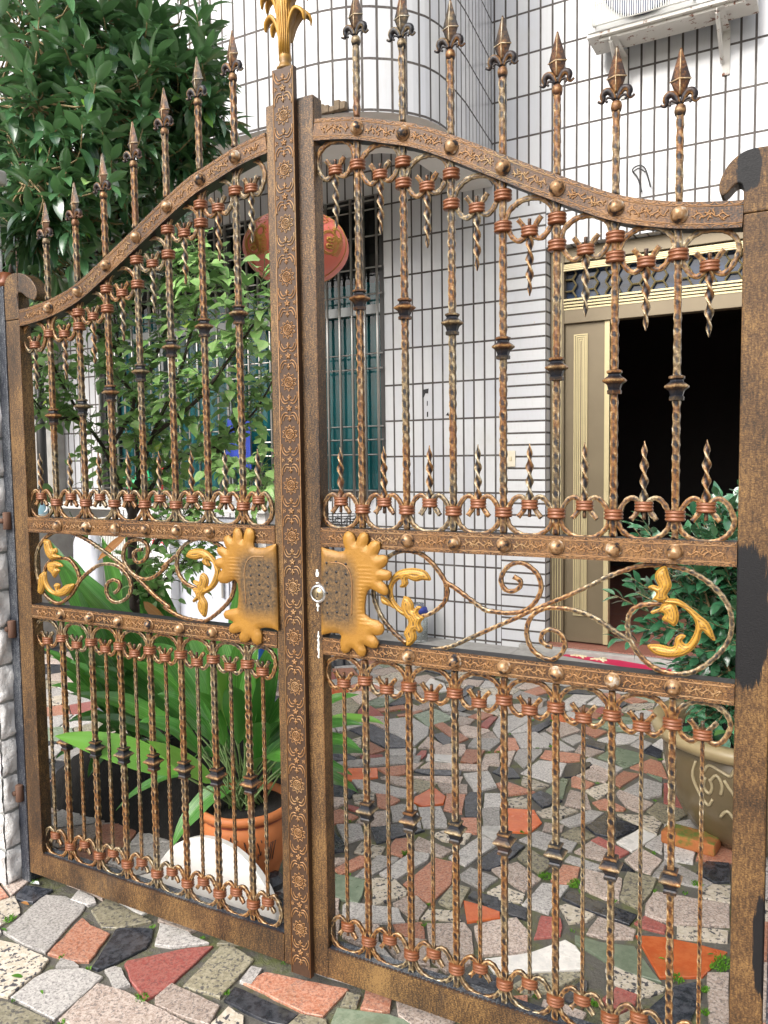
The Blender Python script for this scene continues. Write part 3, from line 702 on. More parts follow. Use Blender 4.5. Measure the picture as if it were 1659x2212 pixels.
BRX = [.242, .3715, .500, .6295, .7575, .887, 1.0175]; BLX = [-.149, -.276, -.403, -.530, -.660, -.788, -.926]
KR = [1.907, 1.871, 1.822, 1.755, 1.698, 1.661, 1.641]; KL = [1.907, 1.882, 1.833, 1.769, 1.713, 1.675, 1.650]
RZ = [2.269, 2.235, 2.184, 2.113, 2.041, 1.982, 1.939, 1.915]
RS = random.Random(77)
def strokes_unit(L):
    """one run of vine relief, centred, as 2-d strokes (s along the rail, t across): hooked sprigs off a wavering stem"""
    out = []; n = int(L/.0075); w = RS.uniform(0, 6)
    stem = [(-L/2+L*i/16, .0035*math.sin(i*1.25+w)) for i in range(17)]; out.append(stem)
    for k in range(n):
        s = (k+.5-n/2)*L/n; t = .0035*math.sin((s+L/2)/L*20+w); sg = (1 if k % 2 else -1); d = (1 if s < 0 else -1)*RS.choice((1, 1, -1)); h = RS.uniform(.0075, .0115); b = RS.uniform(.002, .005)
        out.append([(s, t), (s+d*b*.5, sg*h*.45), (s+d*b*1.6, sg*h*.85), (s+d*b*.9, sg*h)])
        if RS.random() < .4: out.append([(s+d*.001, sg*h*.3), (s-d*.004, sg*h*.65)])
    return out
def rail(name, X0, X1, lower, H, stops, parent, curved=False):
    """flat rail with line mouldings, scalloped edges and vine relief between the studs"""
    m = MB()
    def P(s, t, y):                      # s = X, t measured up from the rail's centre line
        if curved:
            z = ztop(s)-H/2; dz = (ztop(s+.004)-ztop(s-.004))/.008; L = math.hypot(1, dz); return V3((s-dz/L*t, y, z+t/L))
        return V3((s, y, lower+H/2+t))
    N_ = max(2, int((X1-X0)/.02)) if curved else 1
    xs = [X0+(X1-X0)*i/N_ for i in range(N_+1)]
    vs = []
    for x in xs: vs += [P(x, -H/2, 0), P(x, H/2, 0), P(x, H/2, D_-.004), P(x, -H/2, D_-.004)]
    fc = []; fd = []
    for i in range(N_):
        a = i*4; fc += [(a, a+4, a+5, a+1), (a+2, a+6, a+7, a+3)]; fd += [(a+1, a+5, a+6, a+2), (a+3, a+7, a+4, a)]
    fc += [(0, 1, 2, 3), (N_*4+3, N_*4+2, N_*4+1, N_*4)]
    m.a(vs, fc, 0)
    for f_ in fd: m.f.append(f_); m.mi.append(2); m.sm.append(False)
    M_ = max(2, int((X1-X0)/.015))
    for t in (-.33*H, .33*H): m.tube([P(X0+(X1-X0)*i/M_, t, -.0003) for i in range(M_+1)], .0011, 4, 1)
    k = int((X1-X0)/.028)
    for i in range(k):
        s = X0+(X1-X0)*(i+.5)/k
        for sg in (-1, 1): m.tube([P(s+.012*math.cos(a), sg*(H/2-.001-.006*math.sin(a)), -.0002) for a in (0, .5, 1, 1.57, 2.14, 2.64, 3.14)], .0011, 3, 1)
    for (a, b) in stops:
        c = (a+b)/2; L = min(.105, b-a-.022)
        if L < .03: continue
        for q in strokes_unit(L): m.tube(spline([P(c+s, t*1.0, -.0008) for s, t in q], 2), .00165, 4, 1)
    return m.build(name, ['iron_flat', 'relief', 'black_iron'], parent)
def rivet(X, Z, parent, r=.0165):
    m = MB(); m.lathe([(r*1.12, 0), (r*1.12, .002), (r, .002), (r*.98, .006), (r*.86, .011), (r*.62, .0155), (r*.3, .018), (.0008, .0188)], GP(X, Z, -.001), 18, axis='y')
    m.build('rivet', 'rivet', parent)
def clampmesh(c, w=.0185, dpt=.014, h=.0225, tilt=0):
    m = MB(); prof = []; wv = []
    for b in range(3):
        for q in range(5):
            a = math.pi*q/4; prof.append((1+.13*math.sin(a), -h/2+h*(b+q/4*.96)/3)); wv.append(.35+.6*math.sin(a) if q in (2,) else .3)
    m.lathe(prof, c, 16, 0, rx=w, ry=dpt, wear=wv); return m
def ring(cx, cz, up, parent, Y=YB, rx=.0545, rz=.0465, clamp=True, seed=0):
    """C scroll whose two ends are bound together; up=1: bound at the top"""
    s = up
    half = [(.027, -.004), (.015, .012), (.0075, .026), (.011, .038), (.0255, .0452), (.041, .033), (.053, .008), (.054, -.008), (.045, -.028), (.024, -.0435), (0, -.0475)]
    R_ = random.Random(seed)
    pts = [(x*rx/.0545*-1, z) for x, z in half]+[(x*rx/.0545, z) for x, z in reversed(half[:-1])]
    k = rz/.0465
    path = spline([GP(cx+x+R_.uniform(-.0006, .0006), cz+s*z*k, Y-(.004 if i in (0, len(pts)-1) else 0)) for i, (x, z) in enumerate(pts)], 5)
    m = MB(); hammered(m, path, .0066, .020, .003, .8, seedv=seed, pit=.45)
    o = m.build('ring_scroll', 'iron', parent)
    m = MB(); m.tube([GP(cx, cz+s*.022*k, Y), GP(cx, cz+s*.010*k, Y), GP(cx, cz-s*.002, Y-.006)], .0045, 5); m.build('prong', 'iron', o)
    if clamp: clampmesh(GP(cx, cz+s*.0265*k, Y)).build('clamp', 'clamp', o)
    return o
def square_knob(c, w=.024, h=.046, hexa=False):
    m = MB(); seg = 6 if hexa else 4; rot = math.pi/6 if hexa else math.pi/4; k = 1.0 if hexa else 1.28
    pr = [(.48, -.5), (.60, -.49), (.62, -.36), (.52, -.30), (.60, -.16), (.66, -.10), (1.0, .02), (1.02, .08), (.70, .20), (.56, .24), (.52, .32), (.66, .38), (.66, .46), (.46, .5)]
    m.lathe([(r*w*k, z*h) for r, z in pr], c, seg, 0, rot=rot, smooth=False, wear=[.3, .5, .4, .1, .3, .35, .64, .70, .3, .1, .1, .55, .6, .3]); return m
def spear(X, Zt, parent):
    sp = MB(); p = lambda dx, z, y=0: GP(X+dx, z, YB)+V3((0, y, 0))
    z0 = Zt-.065
    for hw, zz, tip in ((.0205, z0, Zt), (.0200, z0, Zt-.096)):
        vs = [p(-hw, zz), p(0, zz, -.011), p(hw, zz), p(0, zz, .011)]
        if tip > zz: vs += [p(-.0018, tip), p(0, tip, -.0015), p(.0018, tip), p(0, tip, .0015)]
        else: vs += [p(-.0085, tip), p(0, tip, -.0075), p(.0085, tip), p(0, tip, .0075)]
        fc = [(i, (i+1) % 4, (i+1) % 4+4, i+4) for i in range(4)]+[(7, 6, 5, 4), (0, 1, 2, 3)]
        sp.a(vs, fc, 0, wear=[.34, .62, .34, .3, .5, .62, .5, .4])
    sp.tube([p(-.0215, z0), p(0, z0, -.012), p(.0215, z0)], .0016, 4, wear=lambda i, j: .85)
    sp.tube([p(0, z0, -.0115), p(0, Zt-.004, -.002)], .0012, 4, wear=lambda i, j: .85); sp.tube([p(0, z0, -.0115), p(0, Zt-.095, -.0085)], .0012, 4, wear=lambda i, j: .85)
    for s in (-1, 1):
        q = [(.003, -.112), (.008, -.100), (.016, -.0915), (.0245, -.093), (.0285, -.100), (.027, -.108), (.031, -.1135), (.0385, -.109)]
        sp.tube(spline([p(s*a, Zt+b, -.004) for a, b in q], 4), [.0030+.0050*math.sin(math.pi*min(1, .12+i/28)) for i in range(29)], 8, wear=lambda i, j: .72 if j in (1, 5) else .28)
        q = [(.004, -.114), (.010, -.1075), (.018, -.1055), (.022, -.111), (.018, -.1145)]
        sp.tube(spline([p(s*a, Zt+b, -.005) for a, b in q], 3), .0028, 5, wear=lambda i, j: .3)
    sp.lathe([(.0075, -.012), (.0105, -.009), (.0125, 0), (.0105, .009), (.0075, .012)], GP(X, Zt-.126, YB), 10, wear=[.2, .4, .68, .6, .4])
    return sp.build('spearhead', 'iron', parent)
def spike(X, Z0, Z1, parent):
    m = MB(); twisted(m, GP(X, Z0, YB), GP(X, Z1, YB), .0088, 2.3); m.build('twisted_spike', 'iron', parent)
def bar(X, tip, zk, parent, i):
    m = MB(); zt = tip-.128; zb_ = .128
    hammered(m, [GP(X, 1.318, YB), GP(X, ztop(X)-.05, YB)], .0088, .030, .005, seedv=i*7+1, ph=i)
    hammered(m, [GP(X, ztop(X)+.0, YB), GP(X, zt, YB)], .0086, .034, .005, seedv=i*7+2, ph=i*2)
    o = m.build('bar', 'iron', parent); square_knob(GP(X, zk, YB), .0275, .054, True).build('knob', 'iron', o); spear(X, tip, o)
    rivet(X, ztop(X)-.0265, parent)
    return o
def lowbar(X, parent, i):
    m = MB(); hammered(m, [GP(X, .126, YB), GP(X, .968, YB)], .0088, .029, .005, seedv=i*5+3, ph=i*1.3); o = m.build('lower_bar', 'iron', parent)
    square_knob(GP(X, .553, YB), .0255, .056).build('knob', 'iron', o)
def thinbar(X, parent, i):
    m = MB(); hammered(m, [GP(X, .213, YB), GP(X, .905, YB)], .0050, .020, .004, seedv=i*3+5, ph=i*1.9); m.build('thin_bar', 'iron', parent)
def stile(name, X0, X1, Z0, Z1, parent, depth=D_, mat='iron_stile', y=0.0):
    m = MB(); m.box((X0, y, Z0), (X1, y+depth, Z1)); o = m.build(name, mat, parent, .004); return o

def D7(x, y): return (691+.2018*x, 1026+.2018*y)       # enlarged views of the photograph the curves were measured on
def D3(x, y): return (1065+.358*x, 1080+.358*y)
def DL3(x, y): return (54+.1953*x, 1107+.1953*y)
def DL2(x, y): return (324+.2116*x, 1026+.2116*y)
def onY(fn, pts, Y=YB): return [atY(*fn(x, y), Y) for x, y in pts]
def scroll(path, parent, r=.0062, seed=0, flat=.9):
    m = MB(); hammered(m, spline(path, 8), r, .020, .0035, flat, seedv=seed, pit=.6); return m.build('scroll', 'iron', parent)
def gild(fn, poly, parent, ribs=None, Y=YB-.010, sat=.010, h=.008):
    pts = [atY(*fn(x, y), Y) for x, y in poly]; pts = spline(pts+[pts[0]], 3)
    m = MB(); pillow(m, [(p.x, p.z) for p in pts[:-1]], Y, .003, h, .004, sat, ribs=lambda x, z, d: .0013*math.cos(d*1050), wearf=lambda x, z, d: .48+.45*math.cos(d*1050))
    m.build('gilded_leaf', 'gold', parent)

def gate(side):
    R = side == 'R'
    t = empty('gate_leaf', (AX+(.02 if R else -.02), 0, .04))
    tag(t, 'right leaf of the bronze wrought iron gate, with the round lock cylinder in its plate' if R else 'left leaf of the bronze wrought iron gate, with the embossed middle strip and palmette finial', 'gate', 'leaves of the wrought iron double gate')
    inv = Matrix.Translation(t.location).inverted(); SC.view_layers[0].update()
    n0 = len(SC.objects)
    BX = BRX if R else BLX; KZ = KR if R else KL
    sg = 1 if R else -1
    xi0, xi1 = (.058, .110) if R else (-.042, .030)
    xo0, xo1 = (1.141, 1.206) if R else (-1.145, -1.074)
    # stiles
    stile('inner_stile', xi0, xi1, .040, 2.450, t)
    o = stile('outer_stile', xo0, xo1, .042, 1.985 if R else 1.98, t, mat='iron_touch' if R else 'iron_stile')
    if R: hook = [(1604, 450), (1606, 412), (1600, 396), (1588, 398), (1573, 414), (1560, 423), (1553, 408), (1558, 383), (1576, 352), (1606, 327), (1640, 317), (1680, 314), (1712, 330), (1712, 450)]
    else: hook = [(10, 668), (8, 625), (13, 600), (28, 590), (48, 591), (65, 602), (77, 622), (78, 640), (72, 648), (58, 643), (44, 632), (36, 638), (37, 652), (40, 668)]
    P = [atY(x, y) for x, y in hook]; zc = 1.986 if R else 1.981
    # follow the stile's own edges where the scroll meets it
    P[0].x = xo0; P[-1].x = xo1; P[0].z = P[-1].z = zc
    if R: P[-2].x = xo1
    m = MB(); m.prism([(p.x, p.z) for p in spline(P, 4)], .0005, D_+.004); m.build('hook_scroll', 'iron_touch' if R else 'iron_stile', o, .003)
    if R:
        m = MB()
        for (x0, x1, z0, z1, s_) in ((1.1415, 1.196, .99, 1.31, 3), (1.18, 1.2055, .30, .56, 4)):
            pts = []; R_ = random.Random(s_); k = 26
            for i in range(k): a = 2*math.pi*i/k; rr = 1+R_.uniform(-.13, .13); pts.append(((x0+x1)/2+(x1-x0)/2*min(1, abs(math.cos(a))**.5*rr)*(1 if math.cos(a) > 0 else -1), (z0+z1)/2+(z1-z0)/2*math.sin(a)*rr))
            pass
    x0, x1 = (xi1, xo0) if R else (xo1, xi0)
    stops = sorted([x0]+list(BX)+[x1])
    pair = lambda S: [(a+.014, b-.014) for a, b in zip(S, S[1:])]
    rail('top_rail', x0+.0005, x1-.0005, 0, .054, pair(stops), t, True)
    rail('middle_rail', x0+.0005, x1-.0005, 1.263, .052, pair(stops), t)
    rail('middle_rail', x0+.0005, x1-.0005, .967, .047, pair(stops), t)
    m = MB(); m.box((x0+.0005, 0, .044), (x1-.0005, D_, .128)); m.mi[1] = 2
    k = int((x1-x0)/.012)
    for i in range(k):
        s = x0+(x1-x0)*(i+.5)/k; m.box((s-.004, -.0012, .1255), (s+.004, .003, .1295), 1)
    m.build('bottom_rail', ['iron_stile', 'relief_dark', 'iron_blue'], t)
    for s, e in (((xi1-.002) if R else (xo1-.002), 1), ):   # nicked bright arris on the stile
        m = MB(); z = .14
        Rb = random.Random(9)
        while z < 2.2: L_ = Rb.uniform(.006, .03); m.box((s+.0004, -.0008, z), (s+.0026, .002, z+L_), 0); z += L_+Rb.uniform(.002, .008)
        m.build('beaded_edge', 'iron_flat', t)
    for i, X in enumerate(BX):
        ti = ztop(X)-.0265+.338; bar(X, ti, KZ[i], t, i+(20 if R else 0)); lowbar(X, t, i+(30 if R else 0))
        if R or i > 0:
            pass
        if not (R and i == 0) and not (not R and i == 0): rivet(X, 1.289, t); rivet(X, .991, t)
    # rings
    edge = sorted([xi1 if R else xi0]+list(BX)+[xo0 if R else xo1], reverse=not R)
    cen = [(a+b)/2 for a, b in zip(edge, edge[1:])]
    for i, c in enumerate(cen):
        wR = min(.056, abs(edge[i+1]-edge[i])/2-.006)
        ring(c, RZ[i], -1, t, rx=wR, seed=i+100*R); spike(c, RZ[i]-.015, RZ[i]-.172, t)
        ring(c, 1.3605, 1, t, rx=wR, seed=i+50+100*R); spike(c, 1.375, 1.530, t)
        ring(c, .9215, -1, t, rx=wR, rz=.0445, seed=i+70+100*R); ring(c, .1865, 1, t, rx=wR, rz=.0475, seed=i+80+100*R); thinbar(c, t, i+(40 if R else 0))
    for i, X in enumerate(BX):
        a, b = RZ[i]-.008, RZ[i+1]-.008
        for z in ([(a+b)/2] if a-b < .038 else [a, b])+[1.368, .912, .192]:
            w_ = .0195; clampmesh(GP(X, z, YB), w_, .017, .024).build('bar_clamp', 'clamp', t)
    # scroll panel
    if R:
        scroll(onY(D7, [(925, 1800), (800, 1690), (690, 1560), (615, 1420), (575, 1270), (590, 1080), (640, 960), (730, 880), (815, 832), (930, 812), (1080, 845), (1200, 940), (1290, 1055), (1345, 1150), (1365, 1250), (1335, 1360), (1240, 1450), (1130, 1505), (1000, 1515), (880, 1470), (790, 1380), (740, 1280), (735, 1180)]), t, seed=1)
        scroll(onY(D7, [(1345, 1150), (1450, 1210), (1600, 1315)])[:2]+onY(D3, [(-60, 655), (0, 672), (100, 682), (190, 668), (255, 615), (290, 540), (275, 460), (225, 405), (165, 378), (100, 395), (58, 445), (50, 500), (82, 545), (130, 548), (165, 520), (165, 488), (125, 462)]), t, seed=2)
        scroll(onY(D3, [(-490, 915), (-420, 910), (-260, 885), (-120, 825), (0, 772), (150, 708), (200, 682), (300, 640), (450, 578), (600, 510), (700, 460), (830, 412), (910, 394), (1000, 391), (1100, 402), (1210, 440), (1330, 522), (1415, 630), (1442, 740), (1420, 850), (1335, 955), (1210, 1035), (1085, 1048), (970, 1010), (880, 930), (828, 840), (812, 750), (832, 675), (885, 637), (960, 628), (1030, 625)]), t, seed=3)
        scroll(onY(D3, [(832, 850), (790, 828), (700, 768), (600, 705), (500, 668), (400, 652), (315, 655), (245, 690), (208, 755), (207, 830), (240, 905), (300, 950), (355, 962), (410, 930), (435, 872), (412, 812), (355, 782), (305, 798), (292, 845), (322, 875), (358, 886)]), t, seed=4)
        G = [(D3, [(960, 600), (985, 560), (935, 528), (965, 513), (1000, 522), (977, 470), (988, 428), (1040, 397), (1060, 450), (1078, 520), (1050, 570), (1060, 600), (1010, 615)]),
             (D3, [(1020, 630), (1090, 620), (1122, 700), (1098, 762), (1060, 742), (1018, 722), (1035, 690), (1000, 676), (962, 690), (952, 672), (1000, 655)]),
             (D3, [(1000, 600), (1110, 598), (1190, 650), (1250, 700), (1305, 750), (1340, 850), (1290, 815), (1262, 790), (1245, 850), (1205, 905), (1150, 940), (1060, 950), (975, 930), (930, 878), (1000, 872), (1085, 888), (1100, 835), (1130, 812), (1165, 822), (1140, 848), (1170, 870), (1215, 800), (1218, 735), (1170, 670), (1110, 635), (1040, 625)]),
             (D7, [(732, 1190), (770, 1090), (850, 1020), (970, 998), (1080, 1010), (1150, 1050), (1185, 1130), (1100, 1125), (1040, 1140), (980, 1128), (935, 1110), (942, 1165), (905, 1205), (852, 1200), (872, 1160), (858, 1115), (800, 1160), (775, 1230), (790, 1330), (850, 1410), (930, 1475), (900, 1505), (820, 1450), (755, 1340)]),
             (D7, [(900, 1297), (960, 1320), (1000, 1385), (1002, 1440), (1040, 1403), (1085, 1420), (1050, 1455), (1060, 1500), (1110, 1530), (1072, 1590), (1100, 1660), (1062, 1692), (1020, 1665), (1030, 1760), (930, 1850), (922, 1750), (897, 1690), (950, 1580), (905, 1510), (870, 1430), (878, 1350)]),
             (D7, [(650, 1290), (720, 1330), (800, 1430), (740, 1405), (660, 1370)])]
    else:
        scroll(onY(DL3, [(575, 800), (520, 900), (430, 985), (350, 1002), (250, 940), (190, 850), (140, 700), (122, 550), (150, 400), (220, 290), (330, 218), (450, 210), (560, 240), (700, 310), (850, 410), (1000, 520), (1150, 640), (1300, 780), (1450, 930), (1600, 1050)])+onY(DL2, [(150, 1345), (300, 1440), (450, 1480), (570, 1488), (700, 1400), (820, 1270), (862, 1130), (850, 1000), (810, 850), (740, 745), (650, 680), (560, 655), (450, 662), (350, 720), (290, 800), (275, 900), (292, 1000), (350, 1090), (430, 1140), (520, 1172), (600, 1150)]), t, seed=5)
        scroll(onY(DL3, [(575, 815), (602, 740), (580, 640), (530, 560), (480, 515), (400, 508), (300, 525), (235, 600), (215, 700), (235, 800), (300, 880)]), t, seed=6)
        scroll(onY(DL3, [(575, 805), (620, 740), (700, 665), (800, 592), (900, 568), (1000, 580), (1080, 630), (1150, 720), (1175, 820), (1150, 920), (1080, 980), (1000, 992), (930, 945), (900, 860), (920, 780), (980, 745), (1040, 770), (1052, 820), (1020, 870), (990, 890)]), t, seed=7)
        scroll(onY(DL3, [(1300, 410), (1230, 422), (1205, 470), (1230, 540), (1290, 546), (1348, 490), (1362, 400), (1322, 322), (1240, 300), (1150, 330), (1100, 400), (1088, 500), (1130, 600), (1200, 680), (1290, 730), (1380, 732), (1480, 680), (1580, 575)])+onY(DL2, [(130, 945), (270, 820)]), t, seed=8)
        G = [(DL3, [(208, 300), (270, 310), (300, 400), (340, 393), (357, 440), (332, 460), (400, 492), (330, 512), (280, 522), (240, 470), (218, 400)]),
             (DL3, [(250, 560), (330, 540), (400, 570), (412, 600), (350, 612), (382, 640), (350, 690), (320, 725), (300, 680), (258, 640)]),
             (DL3, [(160, 690), (210, 655), (232, 720), (222, 820), (180, 905), (145, 870), (152, 780)]),
             (DL3, [(232, 650), (242, 760), (290, 845), (345, 870), (320, 800), (350, 783), (386, 800), (375, 855), (450, 802), (540, 790), (520, 850), (470, 905), (390, 932), (300, 905), (238, 850), (208, 740)]),
             (DL2, [(365, 830), (400, 770), (480, 753), (560, 765), (640, 830), (700, 930), (717, 1010), (690, 1095), (640, 1165), (560, 1212), (520, 1190), (600, 1130), (640, 1060), (662, 980), (640, 900), (588, 868), (615, 930), (560, 922), (530, 880), (540, 850), (470, 865), (400, 852)]),
             (DL2, [(540, 998), (577, 1030), (595, 1090), (578, 1150), (612, 1155), (555, 1212), (545, 1240), (580, 1300), (582, 1370), (560, 1455), (500, 1390), (485, 1320), (500, 1270), (450, 1302), (433, 1280), (470, 1230), (430, 1160), (490, 1155), (440, 1100), (450, 1075), (500, 1090), (508, 1030)])]
    for fn, poly in G: gild(fn, poly, t)
    # cast plate shaped like a stretched hide, round the lock
    if R: fn, pl = D7, [(16, 772), (70, 792), (125, 803), (200, 822), (258, 815), (270, 790), (250, 735), (246, 680), (262, 625), (300, 597), (345, 620), (372, 665), (385, 722), (402, 670), (435, 622), (478, 610), (510, 640), (518, 690), (503, 762), (545, 715), (590, 700), (640, 722), (642, 790), (612, 858), (680, 855), (722, 878), (722, 930), (690, 985), (655, 1005), (710, 1018), (757, 1040), (762, 1090), (735, 1132), (655, 1132), (700, 1175), (728, 1230), (722, 1280), (690, 1292), (640, 1272), (590, 1240), (548, 1217), (508, 1240), (488, 1300), (476, 1400), (480, 1490), (540, 1540), (620, 1562), (672, 1605), (687, 1660), (660, 1708), (605, 1722), (562, 1705), (600, 1745), (628, 1800), (608, 1852), (560, 1858), (500, 1832), (470, 1815), (495, 1880), (478, 1938), (430, 1948), (390, 1905), (360, 1860), (330, 1856), (310, 1895), (262, 1912), (226, 1880), (218, 1800), (228, 1720), (200, 1695), (120, 1690), (16, 1712)]
    else: fn, pl = DL2, [(1285, 702), (1225, 722), (1170, 742), (1100, 745), (1062, 740), (1052, 690), (1062, 640), (1058, 580), (1030, 545), (990, 538), (965, 580), (955, 640), (948, 668), (938, 600), (912, 548), (875, 535), (850, 570), (842, 650), (800, 612), (762, 625), (750, 660), (765, 720), (790, 760), (735, 732), (690, 740), (678, 775), (705, 815), (738, 842), (690, 852), (655, 885), (662, 925), (700, 952), (738, 962), (700, 1010), (688, 1060), (715, 1103), (780, 1108), (840, 1078), (868, 1065), (895, 1110), (905, 1200), (902, 1300), (892, 1358), (830, 1370), (770, 1385), (748, 1420), (765, 1465), (815, 1480), (852, 1500), (812, 1540), (804, 1590), (840, 1622), (900, 1610), (930, 1598), (908, 1650), (925, 1705), (975, 1712), (1010, 1692), (1030, 1660), (1050, 1710), (1095, 1740), (1135, 1715), (1140, 1640), (1118, 1570), (1180, 1558), (1250, 1568), (1310, 1592)]
    Yp = -.010
    poly = [atY(*fn(x, y), Yp) for x, y in pl]; poly = [(p.x, p.z) for p in poly]
    ea = .110 if R else -.046
    zc = (atY(*fn(300, 1270), Yp).z if R else atY(*fn(1100, 1120), Yp).z); xc = (atY(*fn(190, 1270), Yp).x if R else atY(*fn(1130, 1120), Yp).x)
    def wf(x, z, d):
        u = abs(x-xc)/(.062 if R else .075); v_ = abs(z-zc)/.095; q = (u**4+v_**4)**.25; return max(0, min(1, (q-.62)*1.25))
    def rb(x, z, d): return .0011*math.sin(z*620) if (abs(x-(xc+(.088 if R else -.085))) < .02 and abs(z-zc) < .08) else 0
    m = MB(); pillow(m, poly, Yp, .0042, .0085, .006, .016, wearf=wf, ribs=rb)
    pla = m.build('lock_plate', 'plate', t)
    m = MB()
    for i in range(3):
        for j in range(6 if R else 5):
            x, z = xc-.028+.030*i, zc-.055+.027*j+(.004 if i == 1 else 0)
            m = MB(); m.lathe([(.0036, 0), (.0036, .0006)], (x, Yp-.0086, z), 8, axis='y'); m.build('pin_hole', 'black_iron', pla)
    m = MB(); e = 1 if R else -1
    m.tube(spline([V3((xc+e*a, Yp-.0088, zc+b)) for a, b in ((-.02, .082), (.02, .080), (.042, .062), (.050, .03), (.049, -.01), (.047, -.055))], 6), .0016, 5, wear=lambda i, j: .5); m.build('raised_line', 'relief', pla)
    if R:
        c = atY(693, 1281, -.004); k = MB()
        k.lathe([(.0155+.0125, 0), (.028, .004), (.0265, .011), (.0235, .017), (.0185, .0185), (.0180, .0165)], c, 32, axis='y', cap=False)
        cyl = k.build('lock_cylinder', 'chrome', t)
        k = MB(); k.lathe([(.0179, 0), (.0179, .014), (.0172, .0155)], c, 28, axis='y'); k.build('key_plug', 'brass_key', cyl)
        k = MB(); k.box((c.x-.0012, c.y-.0158, c.z-.007), (c.x+.0012, c.y-.0150, c.z+.004)); k.box((c.x-.004, c.y-.0158, c.z-.0085), (c.x+.002, c.y-.0150, c.z-.0055)); k.build('keyhole', 'black_iron', cyl)
        R_ = random.Random(4); x = atY(686, 1230).x
        for z0, z1 in ((1.085, 1.165), (1.18, 1.20), (.955, 1.03)):
            z = z0; L_ = []; Q_ = []
            while z < z1: w_ = R_.uniform(.0015, .0065); L_.append((x-w_, z)); Q_.append((x+w_*R_.uniform(.2, 1), z)); z += .005
            k = MB(); P_ = L_+Q_[::-1]; n_ = len(L_); k.a([(a, -.0012, b) for a, b in P_], [(i, i+1, 2*n_-2-i, 2*n_-1-i) for i in range(n_-1)]); k.build('bare_seam', 'old_white_metal', t)
    # embossed strip and finial on the left leaf
    if not R:
        xs0, xs1, ys = -.006, .0612, -.016
        b = MB(); b.box((xs0, ys, .034), (xs1, -.0005, 2.528)); mid = (xs0+xs1)/2
        b.tube([(xs0+.002, ys-.0005, .036), (xs0+.002, ys-.0005, 2.526)], .0016, 4, 1); b.tube([(xs1-.002, ys-.0005, .036), (xs1-.002, ys-.0005, 2.526)], .0016, 4, 1)
        zA_ = atY(596+6, 252, ys).z; zB_ = atY(645, 1903, ys).z; pitch = (zA_-zB_)/15
        W2 = .0285
        def T(q, r=.0019): b.tube(spline([V3((mid+x, ys-.0006, zz+z)) for x, z in q], 3), r, 4, 1)
        zz = zA_+pitch
        while zz > .0:
            if zz < 2.53-.03 and zz > .06:
                for R0, rr in ((.0128, .0020), (.0088, .0010)): b.tube([V3((mid+R0*math.cos(a*math.pi/8), ys-.0006, zz+R0*math.sin(a*math.pi/8))) for a in range(17)], rr, 4, 1)
                for k in range(6): a = k*math.pi/3+.2; b.tube([V3((mid+.0015*math.cos(a), ys-.0006, zz+.0015*math.sin(a))), V3((mid+.0075*math.cos(a), ys-.0006, zz+.0075*math.sin(a)))], .0014, 4, 1)
                for k in range(10):
                    a = k*math.pi/5+math.pi/10; c_, s_ = math.cos(a), math.sin(a)
                    T([(.0165*math.cos(a-.27), .0165*math.sin(a-.27)), (.0255*c_, .0245*s_), (.0165*math.cos(a+.27), .0165*math.sin(a+.27))], .0014)
            if .06 < zz+pitch/2 < 2.52:
                h = pitch/2
                for k in range(5): a = k*math.pi*2/5+math.pi/2; b.tube([V3((mid, ys-.0006, zz+h)), V3((mid+.0085*math.cos(a), ys-.0006, zz+h+.0085*math.sin(a)))], .0027, 5, 1)
                for sx in (-1, 1):
                    for sz in (-1, 1):
                        T([(sx*.005, h+sz*.014), (sx*.014, h+sz*.012), (sx*.022, h+sz*.018), (sx*.0275, h+sz*.030), (sx*.0265, h+sz*.043)])
                        T([(sx*.004, h+sz*.022), (sx*.012, h+sz*.020), (sx*.018, h+sz*.026), (sx*.021, h+sz*.034)])
                        T([(sx*.024, h+sz*.006), (sx*.027, h+sz*.002), (sx*.023, h), (sx*.019, h+sz*.004)], .0015)
                for sz in (-1, 1): T([(0, h+sz*.020), (0, h+sz*.036)], .0026); T([(-.006, h+sz*.031), (0, h+sz*.027), (.006, h+sz*.031)], .0018)
            zz -= pitch
        so_ = b.build('ornament_strip', ['relief_dark', 'relief'], t)
        for i in range(7): pass
        f = MB(); zb2 = 2.528; fx = .0235; Y_ = .004
        f.lathe([(.022, 0), (.024, .006), (.018, .012), (.015, .022), (.0175, .030), (.0165, .036), (.0145, .05), (.016, .08), (.019, .12), (.022, .17), (.020, .24), (.013, .30), (.004, .34)], (fx, Y_, zb2), 18, wear=[.1, .3, .3, .2, .3, .4, .3, .35, .4, .4, .5, .6, .7])
        for k in range(9):
            a = -math.pi/2+(k-4)*.30; f.tube([V3((fx+math.cos(a)*.0165*s_, Y_+math.sin(a)*.0165*s_, zb2+z)) for z, s_ in ((.04, .95), (.08, 1), (.14, 1.25), (.2, 1.3), (.27, 1))], .0022, 4, wear=lambda i, j: .75)
        fo = f.build('finial', 'gold', t)
